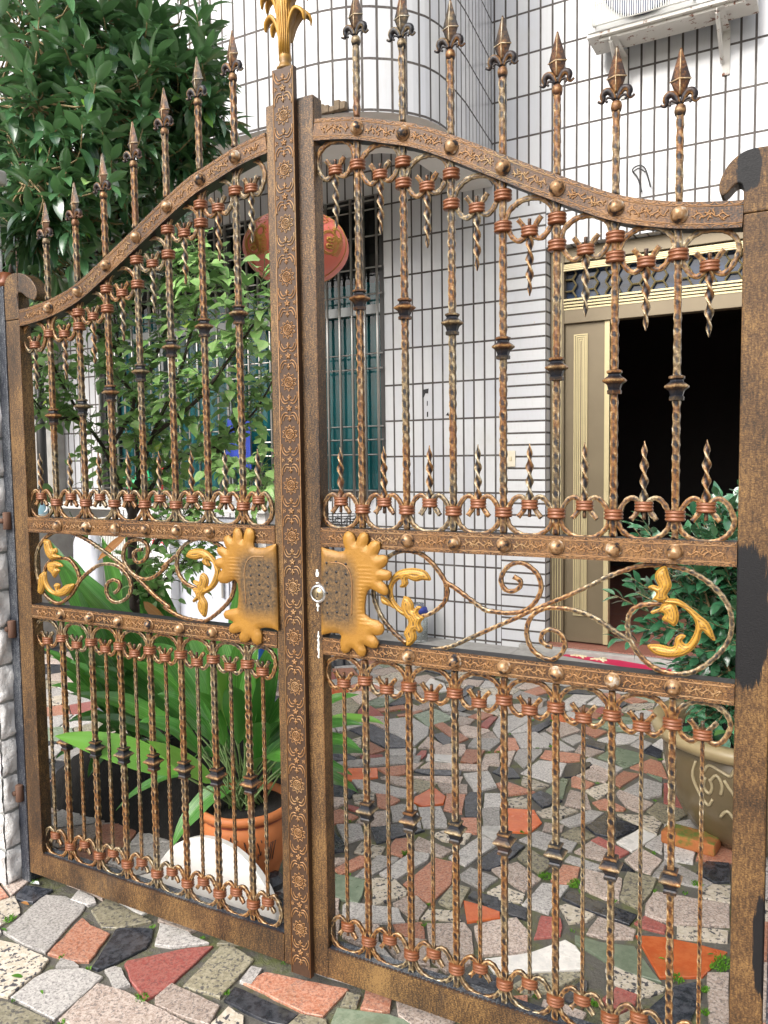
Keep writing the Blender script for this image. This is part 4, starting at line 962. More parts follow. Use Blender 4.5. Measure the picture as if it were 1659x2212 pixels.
        for lev, (z0, out_, ln) in enumerate(((.075, .062, .10), (.125, .064, .11), (.175, .060, .12), (.225, .050, .13))):
            for sx in (-1, 1):
                for yy in (-.35, .35) if lev % 2 else (0, .9):
                    f = MB(); path = spline([V3((fx+sx*.012, Y_+yy*.012, zb2+z0)), V3((fx+sx*.020, Y_+yy*.02, zb2+z0+ln*.45)), V3((fx+sx*out_*.62, Y_+yy*.03, zb2+z0+ln*.72)), V3((fx+sx*out_*.95, Y_+yy*.035, zb2+z0+ln*.60)), V3((fx+sx*out_*1.0, Y_+yy*.035, zb2+z0+ln*.40))], 5)
                    n_ = len(path); rr = [.004+.0095*math.sin(math.pi*min(1, (i/(n_-1))**.8*1.02))**.8 for i in range(n_)]
                    f.tube(path, rr, sec=[(0, 1), (.45, .8), (.6, 0), (.45, -.8), (0, -1), (-.30, -.8), (-.15, 0), (-.30, .8)], wear=lambda i, j: .95 if j in (0, 4, 1, 3) else .25, up=(0, 1, 0))
                    f.build('finial_leaf', 'gold', fo)
    # parent everything built for this leaf under its empty without moving it
    for o in list(SC.objects):
        if o.parent == t: o.matrix_parent_inverse = inv
    return t
gateL = gate('L'); gateR = gate('R')

# posts and brick pillars either side
def post(X0, X1, Z1, label, hingez):
    t = empty('gate_post', ((X0+X1)/2, .02, 0)); tag(t, label, 'post'); ix = (X0+X1)/2
    m = MB(); m.box((X0-ix, -.018, 0), (X1-ix, .05, Z1)); m.build('post', 'iron_blue', t, .004)
    m = MB(); m.lathe([(.03, 0), (.03, .02), (.022, .028), (.02, .05)], (0, .01, Z1), 14); m.build('post_cap', 'clamp', t)
    for z in hingez:
        m = MB(); m.lathe([(.012, -.03), (.014, -.028), (.014, .028), (.012, .03)], (0, -.026, z), 12); m.lathe([(.009, 0), (.009, .012)], (-.012, -.03, z+.0), 8, axis='y')
        m.build('hinge', 'rust', t)
xl = atY(22, 1400, .0).x; 
post(-1.196, -1.152, 2.10, 'dark blue iron gate post against the white brick pillar at the left edge', (.33, .92, 1.30))
post(1.213, 1.262, 2.10, 'black iron gate post beyond the wide right stile at the right edge', (.33, 1.3))
def pillar(X0, X1, Y0, Y1, Z1, label, seed):
    R_ = random.Random(seed); t = empty('brick_pillar', ((X0+X1)/2, (Y0+Y1)/2, 0)); tag(t, label, 'pillar'); t_inv = Matrix.Translation(t.location).inverted()
    m = MB(); m.box((X0+.008, Y0+.008, 0), (X1-.008, Y1-.008, Z1)); a = m.build('mortar', 'grey_mortar', t); a.matrix_parent_inverse = t_inv
    m = MB(); H = .132; L = .23; k = 0; z = .004
    def lump(c0, c1, fix):
        # a split-face brick: the outward face is a rough grid
        (x0, y0, z0), (x1, y1, z1) = c0, c1; nx, nz = 12, 8; vs = []
        for i in range(nx+1):
            for j in range(nz+1):
                u, v = i/nx, j/nz; e = min(u, 1-u, v, 1-v); h = (min(1, e*9)**.5)*(.010+.007*math.sin(u*7+seed+z0*20)*math.cos(v*5+x0*9))+R_.uniform(-.0022, .0022)
                jx, jz = R_.uniform(-.002, .002), R_.uniform(-.002, .002)
                if fix == 'y': vs.append((x0+(x1-x0)*u+jx, y0-h, z0+(z1-z0)*v+jz))
                elif fix == 'Y': vs.append((x0+(x1-x0)*(1-u), y1+h, z0+(z1-z0)*v))
                elif fix == 'x': vs.append((x1+h, y0+(y1-y0)*u+jx, z0+(z1-z0)*v+jz))
                else: vs.append((x0-h, y0+(y1-y0)*(1-u), z0+(z1-z0)*v))
        fc = [(i*(nz+1)+j, (i+1)*(nz+1)+j, (i+1)*(nz+1)+j+1, i*(nz+1)+j+1) for i in range(nx) for j in range(nz)]; m.a(vs, fc, 0, True)
    while z+H < Z1:
        for side in ('y', 'Y', 'x', 'X'):
            a0, a1 = (X0, X1) if side in 'yY' else (Y0, Y1); s = a1 - (0 if k % 2 else L*.45)
            b = a1
            while b > a0+.01:
                a = max(a0, (s if b == a1 and k % 2 == 0 else b-L)); 
                if b == a1 and k % 2 == 0: a = max(a0, a1-L*.5)
                if side in 'yY': lump((a+.004, Y0, z), (b-.004, Y1, z+H-.009), side)
                else: lump((X0, a+.004, z), (X1, b-.004, z+H-.009), side)
                b = a
        z += H; k += 1
    a = m.build('brickwork', 'split_brick', t); a.matrix_parent_inverse = t_inv
    m = MB(); m.box((X0-.02, Y0-.02, Z1), (X1+.02, Y1+.02, Z1+.05)); a = m.build('coping', 'concrete', t, .01); a.matrix_parent_inverse = t_inv
zt = atY(4, 383, 0).z
pillar(-1.75, -1.205, -.05, .045, zt, 'white split brick gate pillar at the left edge, beside the dark blue post', 3)
pillar(1.27, 1.80, -.05, .045, 2.4, 'white split brick gate pillar just past the right edge, beside the black post', 5)
# ================================================================== GROUND
m = MB(); g = [(-60, -60), (60, -60), (60, 60), (-60, 60)]
nx = 1
m.a([(x, y, -.006) for x, y in g], [(0, 1, 2, 3)]); tag(m.build('ground', 'mortar'), kind='structure')
KIND = 'pgorkOvwtys'; MATS = ['pink_granite', 'grey_granite', 'orange_granite', 'red_granite', 'black_slate', 'orange_tile', 'green_slate', 'white_marble', 'fleck_granite', 'olive_granite', 'grey_granite']
TA = lambda x, y: (702+.397*x, 1404+.397*y); TB = lambda x, y: (1053+.397*x, 1404+.397*y); TC = lambda x, y: (702+.397*x, 1701+.397*y); TD = lambda x, y: (1053+.397*x, 1701+.397*y)
TE = lambda x, y: (918+.3687*x, 1944+.3687*y); TF = lambda x, y: (1242+.4379*x, 1890+.4379*y); TG = lambda x, y: (.3517*x, 1782+.3517*y); TH = lambda x, y: (334.8+.3517*x, 1890+.3517*y); TM = lambda x, y: (540+.358*x, 1618+.358*y)
ST = [(TA, 'k 135 430 255 398 440 490 440 530 330 530;g 330 375 470 360 565 420 560 460 485 520 440 490 335 430;v 480 350 600 318 690 360 680 380 560 415;o 590 400 640 390 780 480 730 500 680 470;k 585 460 640 448 690 480 680 512 640 512;r 840 410 900 357 938 362 885 425;p 727 420 760 407 890 430 900 440 820 473 760 465;g 775 525 810 480 948 480 952 500 900 540;o 735 605 770 540 870 545 840 600 800 615;p 850 620 870 565 950 560 950 625;w 550 595 560 563 690 570 690 610;p 597 525 690 505 765 512 770 550 745 572 600 560;r 490 578 525 545 555 545 550 568 530 588;p 505 530 560 470 640 515 595 530;g 345 535 500 532 490 570 350 572;g 40 610 120 600 330 580 525 575 510 615 330 620 150 635;O 90 700 125 640 285 638 290 690 130 705;o 280 640 440 625 440 668 360 685;p 520 635 560 610 895 625 880 650 700 648;k 485 655 500 643 745 652 740 680 560 675;p 300 690 340 682 445 690 445 735 390 730;p 450 686 600 684 750 688 735 725 600 715;g 145 700 210 700 350 735 500 770 470 800 330 790 180 745;p 610 720 775 730 775 775 640 775;g 752 672 890 658 935 740 815 770;k 40 730 100 728 180 752 140 800 40 798;p 40 370 175 350 180 385 50 395;k 30 60 110 45 145 80 40 90;w 540 190 575 150 650 180 665 220 600 235;w 255 175 330 180 430 240 400 250;k 785 155 830 130 945 155 930 170;k 730 240 780 190 815 195 770 245 745 260;g 600 145 700 130 760 160 690 175;p 480 145 560 130 600 150 560 175 500 180;p 390 110 480 95 540 110 470 140;p 240 110 360 90 400 110 300 140;o 40 100 150 95 180 130 60 140;k 345 295 430 250 480 262 440 290 370 303;o 280 320 430 298 440 318 360 328 300 335;p 505 300 560 285 600 300 560 320;o 390 350 480 335 520 320 530 330 480 350 400 358;g 620 300 680 290 690 330 640 325;p 690 385 740 360 815 375 790 400 740 412;g 640 345 720 330 800 350 760 362 700 345;o 780 360 850 333 915 350 860 375;o 205 500 210 480 330 540 250 565 210 545;g 40 470 110 465 125 490 60 510;p 125 535 190 520 205 560 150 575;r 190 575 310 566 315 580 200 592;k 40 565 100 560 170 582 165 598 45 600'),
 (TB, 'g 28 425 60 360 200 350 250 370 130 440 60 480;k 232 420 345 375 350 400 270 445 235 440;p 318 430 385 388 440 395 510 435 400 472;g 135 455 262 440 340 490 335 525 180 530;g 285 450 310 442 475 537 430 547 370 530;o 38 550 65 520 105 475 150 478 175 540;g 143 590 165 535 300 535 300 555 200 640;o 285 580 315 543 505 565 500 600 400 607;g 405 480 480 455 550 475 465 512;o 520 410 650 440 590 473 530 445;k 525 480 640 505 640 545 540 515;v 545 385 630 380 760 435 700 438 640 420;v 690 525 830 560 850 600 740 645 700 610 600 580;k 845 550 890 515 950 545 945 585;g 780 512 830 480 900 505 850 540;g 598 485 720 450 835 470 780 505 690 510;p 475 550 500 515 635 550 560 580;g 525 595 560 580 740 640 700 665;k 415 690 420 625 560 605 570 620 470 685;o 455 690 475 685 580 725 540 755 455 735;g 180 665 280 595 430 612 405 680 345 715;k 28 660 70 628 140 640 180 690 100 695;t 180 725 195 685 340 735 260 755;v 315 765 410 692 440 700 410 800 345 790;o 50 725 100 712 260 770 90 790;p 485 680 565 640 665 690 640 715 590 710;o 690 720 700 685 740 655 830 670 720 745;g 730 770 850 695 950 725 950 790 880 800;t 530 760 640 720 700 745 600 808;v 865 665 950 690 950 710;k 395 195 530 205 560 240 400 230;g 420 275 470 240 590 248 530 285;o 195 225 290 195 330 225 260 245;o 740 270 770 250 870 275 800 290;t 720 325 790 290 915 292 900 315 760 335;o 870 325 950 325 950 350;r 575 325 620 308 740 345 720 358 620 345;g 545 290 600 252 640 300;k 700 290 720 268 760 290 730 310;g 100 205 130 155 190 180 150 205;g 410 345 450 332 520 350 470 370;p 60 300 180 290 200 330 80 345;g 240 330 330 300 400 318 330 352'),
 (TC, 't 150 35 215 30 270 25 270 70 200 92 160 80;o 278 30 350 38 412 65 335 112 285 100;p 45 50 110 55 105 85 50 112;o 45 125 80 112 180 155 130 180 45 195;r 112 105 120 90 185 105 180 130;p 165 185 210 135 335 122 300 200 240 208;g 62 197 190 190 218 265 105 300;g 355 100 420 85 445 90 430 170 370 182;g 508 105 625 97 665 170 665 210 535 215;o 645 118 665 30 765 35 745 138;k 762 50 790 18 860 25 850 150 830 162 758 155;g 855 112 952 104 952 205 860 205;k 248 215 440 190 545 230 400 265 280 302;o 740 165 825 165 825 245 760 240;t 585 250 640 235 800 250 760 300 640 285;p 485 300 510 265 695 340 640 372 490 335;o 340 345 380 275 445 272 448 330 420 372;t 155 345 200 290 330 320 300 375;k 45 230 115 305 110 340 50 350;o 50 440 190 365 220 370 215 420 90 470;g 158 485 290 365 400 378 390 400 240 480;g 297 465 480 345 570 358 560 390 380 500;v 52 470 130 480 220 505 205 590 175 630 50 592;t 255 490 370 490 450 560 440 585 260 640;O 480 75 490 50 590 -6 655 45 645 85 530 102;o 428 520 600 378 695 400 690 520 570 630 490 580;y 612 620 700 515 790 545 740 640 680 648;g 672 375 850 253 945 300 765 420;g 735 470 790 428 945 490 860 552 740 492;k 830 395 930 330 952 345 952 425 890 445 850 435;k 775 590 810 560 945 598 952 650 840 620;O 752 607 850 635 952 672 952 702 775 728;t 520 708 565 655 700 665 740 718;p 370 625 440 592 500 587 560 640 510 718 455 695;g 98 640 120 622 400 655 435 730 90 733;p 45 600 75 602 70 655 45 650;p 95 810 92 742 300 740 290 830 200 860;o 370 738 530 728 548 816 400 800;p 45 420 120 398 110 385 45 380;p 550 -10 600 -30 720 -20 700 10 600 12;p 280 205 320 130 345 130 360 190 300 215'),
 (TD, 'O 105 108 255 118 295 185 230 242 110 235;t 105 65 190 48 215 62 215 105 110 102;k 230 40 290 14 410 70 300 106;p 418 90 450 10 540 32 565 110 480 105;o 568 78 640 57 755 112 740 120 610 113;p 700 30 720 12 905 85 840 135 750 98;t 265 128 390 94 495 125 400 163 300 153;g 392 180 560 117 632 132 580 178 450 210;k 530 208 640 138 830 210 700 275 590 248;t 705 140 900 153 952 190 920 250 825 205;w 700 293 830 217 925 255 790 345;r 563 285 605 264 770 350 720 373 640 335;p 470 345 560 290 688 353 660 398 560 378;p 298 232 310 187 420 202 405 233;y 398 253 480 212 585 263 520 293 470 293;g 170 280 270 232 485 297 460 340 350 343;y 165 378 210 323 345 400 335 430 290 470;k 0 402 145 292 205 320 60 428 0 443;p 25 440 160 403 295 495 205 562 60 475;o 342 500 400 414 505 432 480 528 400 518;g 420 393 450 367 640 430 600 448;p 502 538 530 438 735 492 715 618 640 603;y 713 600 760 455 925 492 895 560 825 655;p 748 388 830 323 950 390 890 465 800 438;g 857 308 952 243 952 358;t 0 565 70 525 205 577 190 622 60 603;g 188 633 300 518 450 533 330 683;k 0 588 60 608 215 652 215 713 120 688 0 648;k 402 598 440 558 812 687 775 742 560 668;t 395 640 430 632 590 690 540 718 440 733;r 255 816 290 692 400 707 412 750 395 800;p 540 790 600 694 812 770 790 818 640 816;p 857 690 900 562 952 572 952 720;k 700 440 735 400 800 450 745 440'),
 (TE, 'p 282 150 400 114 540 102 605 180 600 298 338 318;p 8 135 230 128 278 182 288 300 268 368 122 418 42 350;w 348 342 620 303 820 228 880 262 930 330 925 402 640 415 402 418;r 630 283 680 88 760 102 803 150 798 200 700 238;k 228 460 290 392 420 442 428 520 330 558 242 520;y 512 490 640 424 900 413 920 440 740 528 600 558;o 502 562 600 553 605 608 560 622;p 672 640 690 582 800 602 950 662 900 724 760 718;k 802 560 925 452 952 472 952 580 850 598'),
 (TF, 'v 0 295 130 328 290 348 345 422 425 523 250 478 0 330;O 302 292 450 302 600 332 750 372 690 438 630 495 415 500 362 400;t 500 247 755 272 755 328 500 303;p 347 140 400 80 765 142 765 248 500 238 347 190;t 152 462 160 434 448 550 438 568 330 598 200 530;r 137 610 200 553 310 592 300 638 200 688;k 352 670 490 542 620 517 625 600 560 735 380 735;p 652 477 760 477 760 765 662 765;t 617 77 680 44 765 52 765 138 620 108;r 292 230 340 197 455 247 440 283 340 258;p 52 290 110 203 303 265 268 328 200 323;k 600 -15 650 -70 765 -60 765 30 690 35'),
 (TG, 'g 15 650 110 570 270 420 400 430 525 490 520 510 275 780 150 735;o 290 785 420 650 505 562 560 610 680 660 545 835 460 835;k 567 870 630 770 710 640 735 628 945 630 930 700 900 750 700 850 600 885;t 0 700 120 730 300 820 250 890 50 1050 -40 1030;g 60 1050 210 930 300 885 510 872 638 925 340 1185 330 1188;p 357 1190 600 970 760 1010 952 1110 1250 1255 1250 1400 900 1400;r 765 850 780 830 952 795 1150 750 1310 735 1240 800 1050 980 890 1075 800 950;g 645 890 700 865 740 880 800 980 710 1010;t -60 480 90 430 120 500 125 540 0 610;k 95 425 160 370 330 395 200 475 100 450;g 430 455 480 395 580 440 590 470 540 490;y 560 520 660 440 760 500 870 560 930 590 720 630 630 625;g 340 865 370 815 450 838 480 865;y -200 1100 40 1075 320 1200 300 1300 -200 1350'),
 (TH, 'y 170 680 400 430 480 430 610 510 400 745;p 0 742 100 662 400 797 330 913 200 880 0 790;k 415 765 490 680 870 850 800 915 700 900;g 520 650 590 553 660 573 590 670;t 332 915 450 807 550 860 540 1000 380 1000;g 0 425 30 290 200 340 230 372 330 412 100 440'),
 (TM, 'o -40 1402 90 1342 250 1372 590 1442 440 1608 340 1590 150 1500;o 667 1560 700 1442 855 1482 840 1573 800 1583;v 482 1659 530 1552 830 1592 1050 1659 1000 1800 500 1800;y 547 1550 580 1462 668 1482 640 1553;p 882 1512 1000 1502 1240 1620 1150 1800 900 1600;g 340 1290 390 1250 600 1350 620 1410 400 1340')]
polys = []
for fn, s in ST:
    for it in s.split(';'):
        q = it.split(); c = q[0]; v = list(map(float, q[1:])); P = [atZ(*fn(v[i], v[i+1]), .004) for i in range(0, len(v), 2)]
        P = [(p.x, p.y) for p in P]
        A = sum(P[i][0]*P[(i+1) % len(P)][1]-P[(i+1) % len(P)][0]*P[i][1] for i in range(len(P)))/2
        if A < 0: P.reverse()
        cx_ = sum(p[0] for p in P)/len(P); cy_ = sum(p[1] for p in P)/len(P)
        if any(inside((cx_, cy_), o[1]) for o in polys): continue
        polys.append((KIND.index(c), P, cx_, cy_))
R5 = random.Random(11)
boxes = [(i, min(p[0] for p in P), max(p[0] for p in P), min(p[1] for p in P), max(p[1] for p in P)) for i, (k, P, a, b) in enumerate(polys)]
seeds = []; grid = {}
def near(x, y, R):
    o = []
    c = .3; 
    for i in range(int((x-R)//c), int((x+R)//c)+1):
        for j in range(int((y-R)//c), int((y+R)//c)+1): o += grid.get((i, j), [])
    return o
XL, XH, YL, YH = -6.2, 3.2, -2.6, 3.4
for _ in range(26000):
    x, y = R5.uniform(XL, XH), R5.uniform(YL, YH)
    if -.03 < y < .07 and -1.2 < x < 1.25: continue
    dmin = .15
    bad = False
    for (i, a, b, c, d) in boxes:
        if a-.03 < x < b+.03 and c-.03 < y < d+.03:
            if inside((x, y), polys[i][1]) or dist_poly((x, y), polys[i][1]) < .028: bad = True; break
    if bad: continue
    if any((x-q[0])**2+(y-q[1])**2 < dmin*dmin for q in near(x, y, .3)): continue
    grid.setdefault((int(x//.3), int(y//.3)), []).append((x, y)); seeds.append((x, y))
def clip(P, a, b, c):      # keep a*x+b*y <= c
    o = []
    for i in range(len(P)):
        p, q = P[i], P[(i+1) % len(P)]; dp = a*p[0]+b*p[1]-c; dq = a*q[0]+b*q[1]-c
        if dp <= 0: o.append(p)
        if (dp < 0) != (dq < 0): t = dp/(dp-dq); o.append((p[0]+(q[0]-p[0])*t, p[1]+(q[1]-p[1])*t))
    return o
wts = [0]*30+[1]*26+[2]*12+[3]*3+[4]*8+[6]*3+[7]*3+[8]*9+[9]*5+[5]*1
fills = []
for (x, y) in seeds:
    P = [(x-.22, y-.22), (x+.22, y-.22), (x+.22, y+.22), (x-.22, y+.22)]
    for q in near(x, y, .5):
        if q == (x, y): continue
        a, b = q[0]-x, q[1]-y; L = math.hypot(a, b)
        if L > .5: continue
        P = clip(P, a/L, b/L, (a*(x+q[0])/2+b*(y+q[1])/2)/L-.0045)
        if len(P) < 3: break
    if len(P) < 3: continue
    for (i, a, b, c, d) in boxes:
        if a-.3 < x < b+.3 and c-.3 < y < d+.3:
            Q = polys[i][1]; best = None
            for k in range(len(Q)):
                p, q = Q[k], Q[(k+1) % len(Q)]; L = math.hypot(q[0]-p[0], q[1]-p[1])
                if L < 1e-5: continue
                nx_, ny_ = (q[1]-p[1])/L, -(q[0]-p[0])/L; dd = nx_*(x-p[0])+ny_*(y-p[1])
                if best is None or dd > best[0]: best = (dd, nx_, ny_, nx_*p[0]+ny_*p[1])
            if best and best[0] > 0: P = clip(P, -best[1], -best[2], -(best[3]+.007))
            if len(P) < 3: break
    if len(P) < 3: continue
    A = abs(sum(P[i][0]*P[(i+1) % len(P)][1]-P[(i+1) % len(P)][0]*P[i][1] for i in range(len(P)))/2)
    if A < .0009: continue
    fills.append((R5.choice(wts), P, x, y))
m = MB()
for k, P, cx_, cy_ in polys+fills:
    # chipped outline, a small rounded arris, a slightly tilted top
    pts = []
    for i_ in range(len(P)):
        a_, b_ = V3((*P[i_], 0)), V3((*P[(i_+1) % len(P)], 0)); ns_ = max(1, int((b_-a_).length/.035)); pts += [a_.lerp(b_, q_/ns_) for q_ in range(ns_)]
    if len(pts) < 3: continue
    tx, ty, h0 = R5.uniform(-.006, .006), R5.uniform(-.006, .006), R5.uniform(.0015, .005); tint = R5.random(); n_ = len(pts)
    ring0 = []; ring1 = []
    for p in pts:
        j = (R5.uniform(-.0022, .0022), R5.uniform(-.0022, .0022)); x, y = p.x+j[0], p.y+j[1]; h = h0+tx*(x-cx_)+ty*(y-cy_)
        d = V3((cx_-x, cy_-y, 0)); d = d.normalized()*.003 if d.length > 0 else d
        ring0.append((x, y, -.008)); ring1.append((x, y, h-.002)); 
    top = [(a[0]+(cx_-a[0])*.03, a[1]+(cy_-a[1])*.03, a[2]+.002) for a in ring1]
    m.a(ring0+ring1+top, [(i, (i+1) % n_, (i+1) % n_+n_, i+n_) for i in range(n_)]+[(i+n_, (i+1) % n_+n_, (i+1) % n_+2*n_, i+2*n_) for i in range(n_)]+[tuple(range(2*n_, 3*n_))], k, tint=tint)
tag(m.build('paving', MATS), kind='structure')
# moss in the joints
m = MB()
def tuft(x, y, R, n):
    for _ in range(n):
        a = R5.uniform(0, 6.28); r = R*math.sqrt(R5.random()); d = V3((R5.uniform(-.7, .7), R5.uniform(-.7, .7), 1))
        leaf(m, (x+r*math.cos(a), y+r*math.sin(a), 0), d, (d.y, -d.x, .1), R5.uniform(.006, .013), .004, 'lance', .3, .2, 2)
for (fn, x, y, R, n) in ((TD, 318, 483, .026, 150), (TD, 480, 515, .016, 80), (TD, 465, 535, .018, 80), (TF, 735, 430, .030, 190), (TF, 705, 455, .024, 130), (TF, 495, 515, .022, 120), (TF, 640, 680, .012, 60), (TF, 640, 570, .010, 50), (TF, 600, 45, .018, 70), (TC, 435, 360, .014, 60), (TG, 60, 580, .02, 90), (TG, 215, 355, .012, 40), (TG, 870, 1065, .02, 70), (TF, 100, 635, .014, 60)):
    p = atZ(*fn(x, y), .002); tuft(p.x, p.y, R, n)
for _ in range(420):
    x, y = R5.uniform(-1.2, 1.6), R5.uniform(-1.2, 3.0)
    if any(a-.002 < x < b+.002 and c-.002 < y < d+.002 and inside((x, y), polys[i][1]) for (i, a, b, c, d) in boxes): continue
    if any(inside((x, y), f[1]) for f in fills if abs(f[2]-x) < .25 and abs(f[3]-y) < .25): continue
    tuft(x, y, .008, 14)
tag(m.build('moss', 'moss'), kind='stuff')
# fallen leaves
for (fn, x, y, mt, lab, s_) in ((TG, 130, 475, 'dead_leaf', 'orange fallen leaf on the paving beside the white brick pillar', .035), (TG, 252, 1014, 'moss', 'tiny green leaf lying on the grey slab near the bottom left', .02), (TG, 8, 635, 'moss', 'green leaf in the paving joint at the left edge', .025), (TG, 70, 925, 'moss', 'green blade lying on the black-flecked slab at the left', .04), (TF, 412, 408, 'moss', 'small green leaf on the left of the big orange tile', .02), (TF, 685, 390, 'moss', 'small green leaf on the right of the big orange tile', .02), (TG, 240, 365, 'white_paint', 'curled pale dead leaf under the bottom rail of the left gate leaf', .05)):
    p = atZ(*fn(x, y), .007); mm_ = MB(); d = V3((R5.uniform(-1, 1), R5.uniform(-.4, .4), .05)); leaf(mm_, p, d, (0, 0, 1), s_, s_*.4, 'oval', .3, .3, 5); tag(mm_.build('fallen_leaf', mt), lab, 'leaf')

# ================================================================== PLANTS
def rv(s=1): return V3((R5.gauss(0, s), R5.gauss(0, s), R5.gauss(0, s)))
rnd = random.Random(21)
# ---- big evergreen tree over the left leaf
TX = atY(5, 1200, .62).x
tree = empty('evergreen_tree', (TX, .62, 0)); tag(tree, 'dense evergreen tree with long glossy dark leaves above the left gate leaf', 'tree')
tinv = Matrix.Translation(tree.location).inverted()
tw = MB(); lf = MB(); twg = MB()
trunk = spline([(TX, .62, -.05), (TX-.02, .63, .8), (TX-.05, .66, 1.6), (TX+.02, .75, 2.3), (TX+.05, .85, 3.0)], 6); tw.tube(trunk, [.055-.035*i/len(trunk) for i in range(len(trunk))], 9)
def dens(x, y):               # how full the crown is at a spot of the picture, used only to size its lobes
    return 1
lobes = []
for (px, py, dep, rx, n_) in ((40, 60, 3.1, .46, 34), (170, 60, 3.3, .42, 34), (300, 70, 3.4, .34, 30), (60, 220, 2.95, .40, 32), (200, 210, 3.1, .36, 34), (330, 200, 3.4, .32, 30), (400, 250, 3.55, .20, 12), (60, 380, 2.9, .34, 26), (190, 350, 3.1, .34, 30), (300, 320, 3.4, .30, 22), (60, 500, 3.0, .28, 20), (150, 470, 3.3, .30, 20), (250, 440, 3.6, .26, 14), (385, 110, 3.5, .26, 22), (420, 230, 3.45, .20, 16), (440, 300, 3.45, .13, 8), (380, 330, 3.5, .22, 16), (330, 420, 3.7, .20, 12), (400, 170, 3.4, .22, 14), (100, 560, 3.5, .26, 14), (350, 470, 3.9, .16, 6), (280, 560, 3.8, .2, 8), (-120, 200, 3.1, .6, 30), (60, -160, 3.4, .6, 40), (260, -140, 3.6, .45, 26), (-150, -120, 3.4, .6, 24), (120, 160, 4.3, .6, 14), (100, 400, 4.2, .5, 16), (-60, 450, 3.6, .5, 22), (410, 345, 3.6, .14, 6), (200, 100, 3.9, .5, 14), (60, 300, 3.7, .5, 16), (180, 540, 3.9, .35, 10)):
    lobes.append((atD(px, py, dep), rx, n_))
for c, R, n_ in lobes:
    # a limb from the trunk to the lobe
    a = trunk[min(len(trunk)-1, int(len(trunk)*max(.35, min(1, (c.z-.9)/3.0))))]
    mid = a.lerp(c, .55)+V3((0, 0, .12)); tw.tube(spline([a, mid, c], 6), [.020-.014*i/12 for i in range(13)], 6)
    for k in range(n_):
        d = rv().normalized(); p = c+V3((d.x*R, d.y*R*.8, d.z*R*.8))*(rnd.random()**.45)
        if p.y > 1.93: p.y = 1.93-rnd.random()*.3
        if p.y < .22 : p.y = .22+rnd.random()*.2
        out_ = (p-c).normalized()*.6+V3((rnd.uniform(-.4, .5), rnd.uniform(-.6, .1), .35)); out_.normalize()
        s = p-out_*.13; pa = spline([c.lerp(s, .35), s, p], 3); twg.tube(pa, [.0042-.0022*i/len(pa) for i in range(len(pa))], 5)
        nl = rnd.randint(7, 10); side = out_.cross(V3((0, 0, 1))).normalized(); up_ = side.cross(out_).normalized(); ph = rnd.random()*6.28
        young = rnd.random() < .12
        for i in range(nl):
            t = i/(nl-1); b = s.lerp(p, .35+.65*t); a_ = ph+i*2.4; rad = side*math.cos(a_)+up_*math.sin(a_)
            dv = (out_*(.35+.65*t)+rad*(1.05-.55*t)+V3((0, 0, -.12)))
            leaf(lf, b, dv, V3((0, 0, 1))+rad*.3+rv(.18), rnd.uniform(.105, .160)*(1-.15*t), rnd.uniform(.030, .041), 'oval', rnd.uniform(.3, 1.0), rnd.uniform(.15, .4), 6, min(.99, rnd.random()*.78+(.25 if young else 0)), 0, .012)
for mb_, nm, mt in ((tw, 'trunk', 'bark'), (twg, 'twigs', 'twig'), (lf, 'crown', 'tree_leaf')):
    o = mb_.build(nm, mt, tree); o.matrix_parent_inverse = tinv
# ---- leafy shrub behind the left leaf
B0 = atY(292, 1345, .75); shrub = empty('leafy_shrub', (B0.x, .75, 0)); tag(shrub, 'pale green shrub with holed heart-shaped leaves on dark branches behind the left gate leaf', 'shrub')
sinv = Matrix.Translation(shrub.location).inverted(); br_ = MB(); sl_ = MB(); st_ = MB()
J = atY(285, 1120, .75)
main = spline([(B0.x, .75, -.02), (B0.x, .75, .4), (B0.x-.01, .76, .75), J, atY(300, 1040, .8)], 5); br_.tube(main, [.026-.008*i/len(main) for i in range(len(main))], 8)
limbs = [[J, atY(230, 980, .7), atY(180, 905, .6), atY(120, 800, .55), atY(100, 700, .5)], [atY(300, 1040, .8), atY(290, 900, .9), atY(260, 760, .9), atY(240, 640, .9)], [atY(300, 1040, .8), atY(330, 940, .7), atY(390, 800, .6), atY(430, 640, .6), atY(440, 560, .55)],
         [J, atY(360, 1010, .9), atY(450, 960, .9), atY(540, 900, .8), atY(590, 820, .7)], [atY(330, 940, .7), atY(430, 860, .6), atY(520, 740, .55), atY(575, 660, .5)], [atY(290, 900, .9), atY(340, 760, .95), atY(380, 660, .95), atY(390, 590, .95)],
         [atY(180, 905, .6), atY(110, 900, .45), atY(70, 860, .4)], [atY(290, 1250, .75), atY(330, 1180, .7), atY(390, 1130, .65), atY(420, 1100, .6)], [atY(300, 1300, .75), atY(340, 1270, .7), atY(400, 1210, .65), atY(430, 1190, .6)], [atY(260, 760, .9), atY(190, 700, .8), atY(140, 640, .7)], [atY(450, 960, .9), atY(520, 1010, .7), atY(580, 1060, .6)], [atY(230, 980, .7), atY(290, 860, .6), atY(200, 780, .6)]]
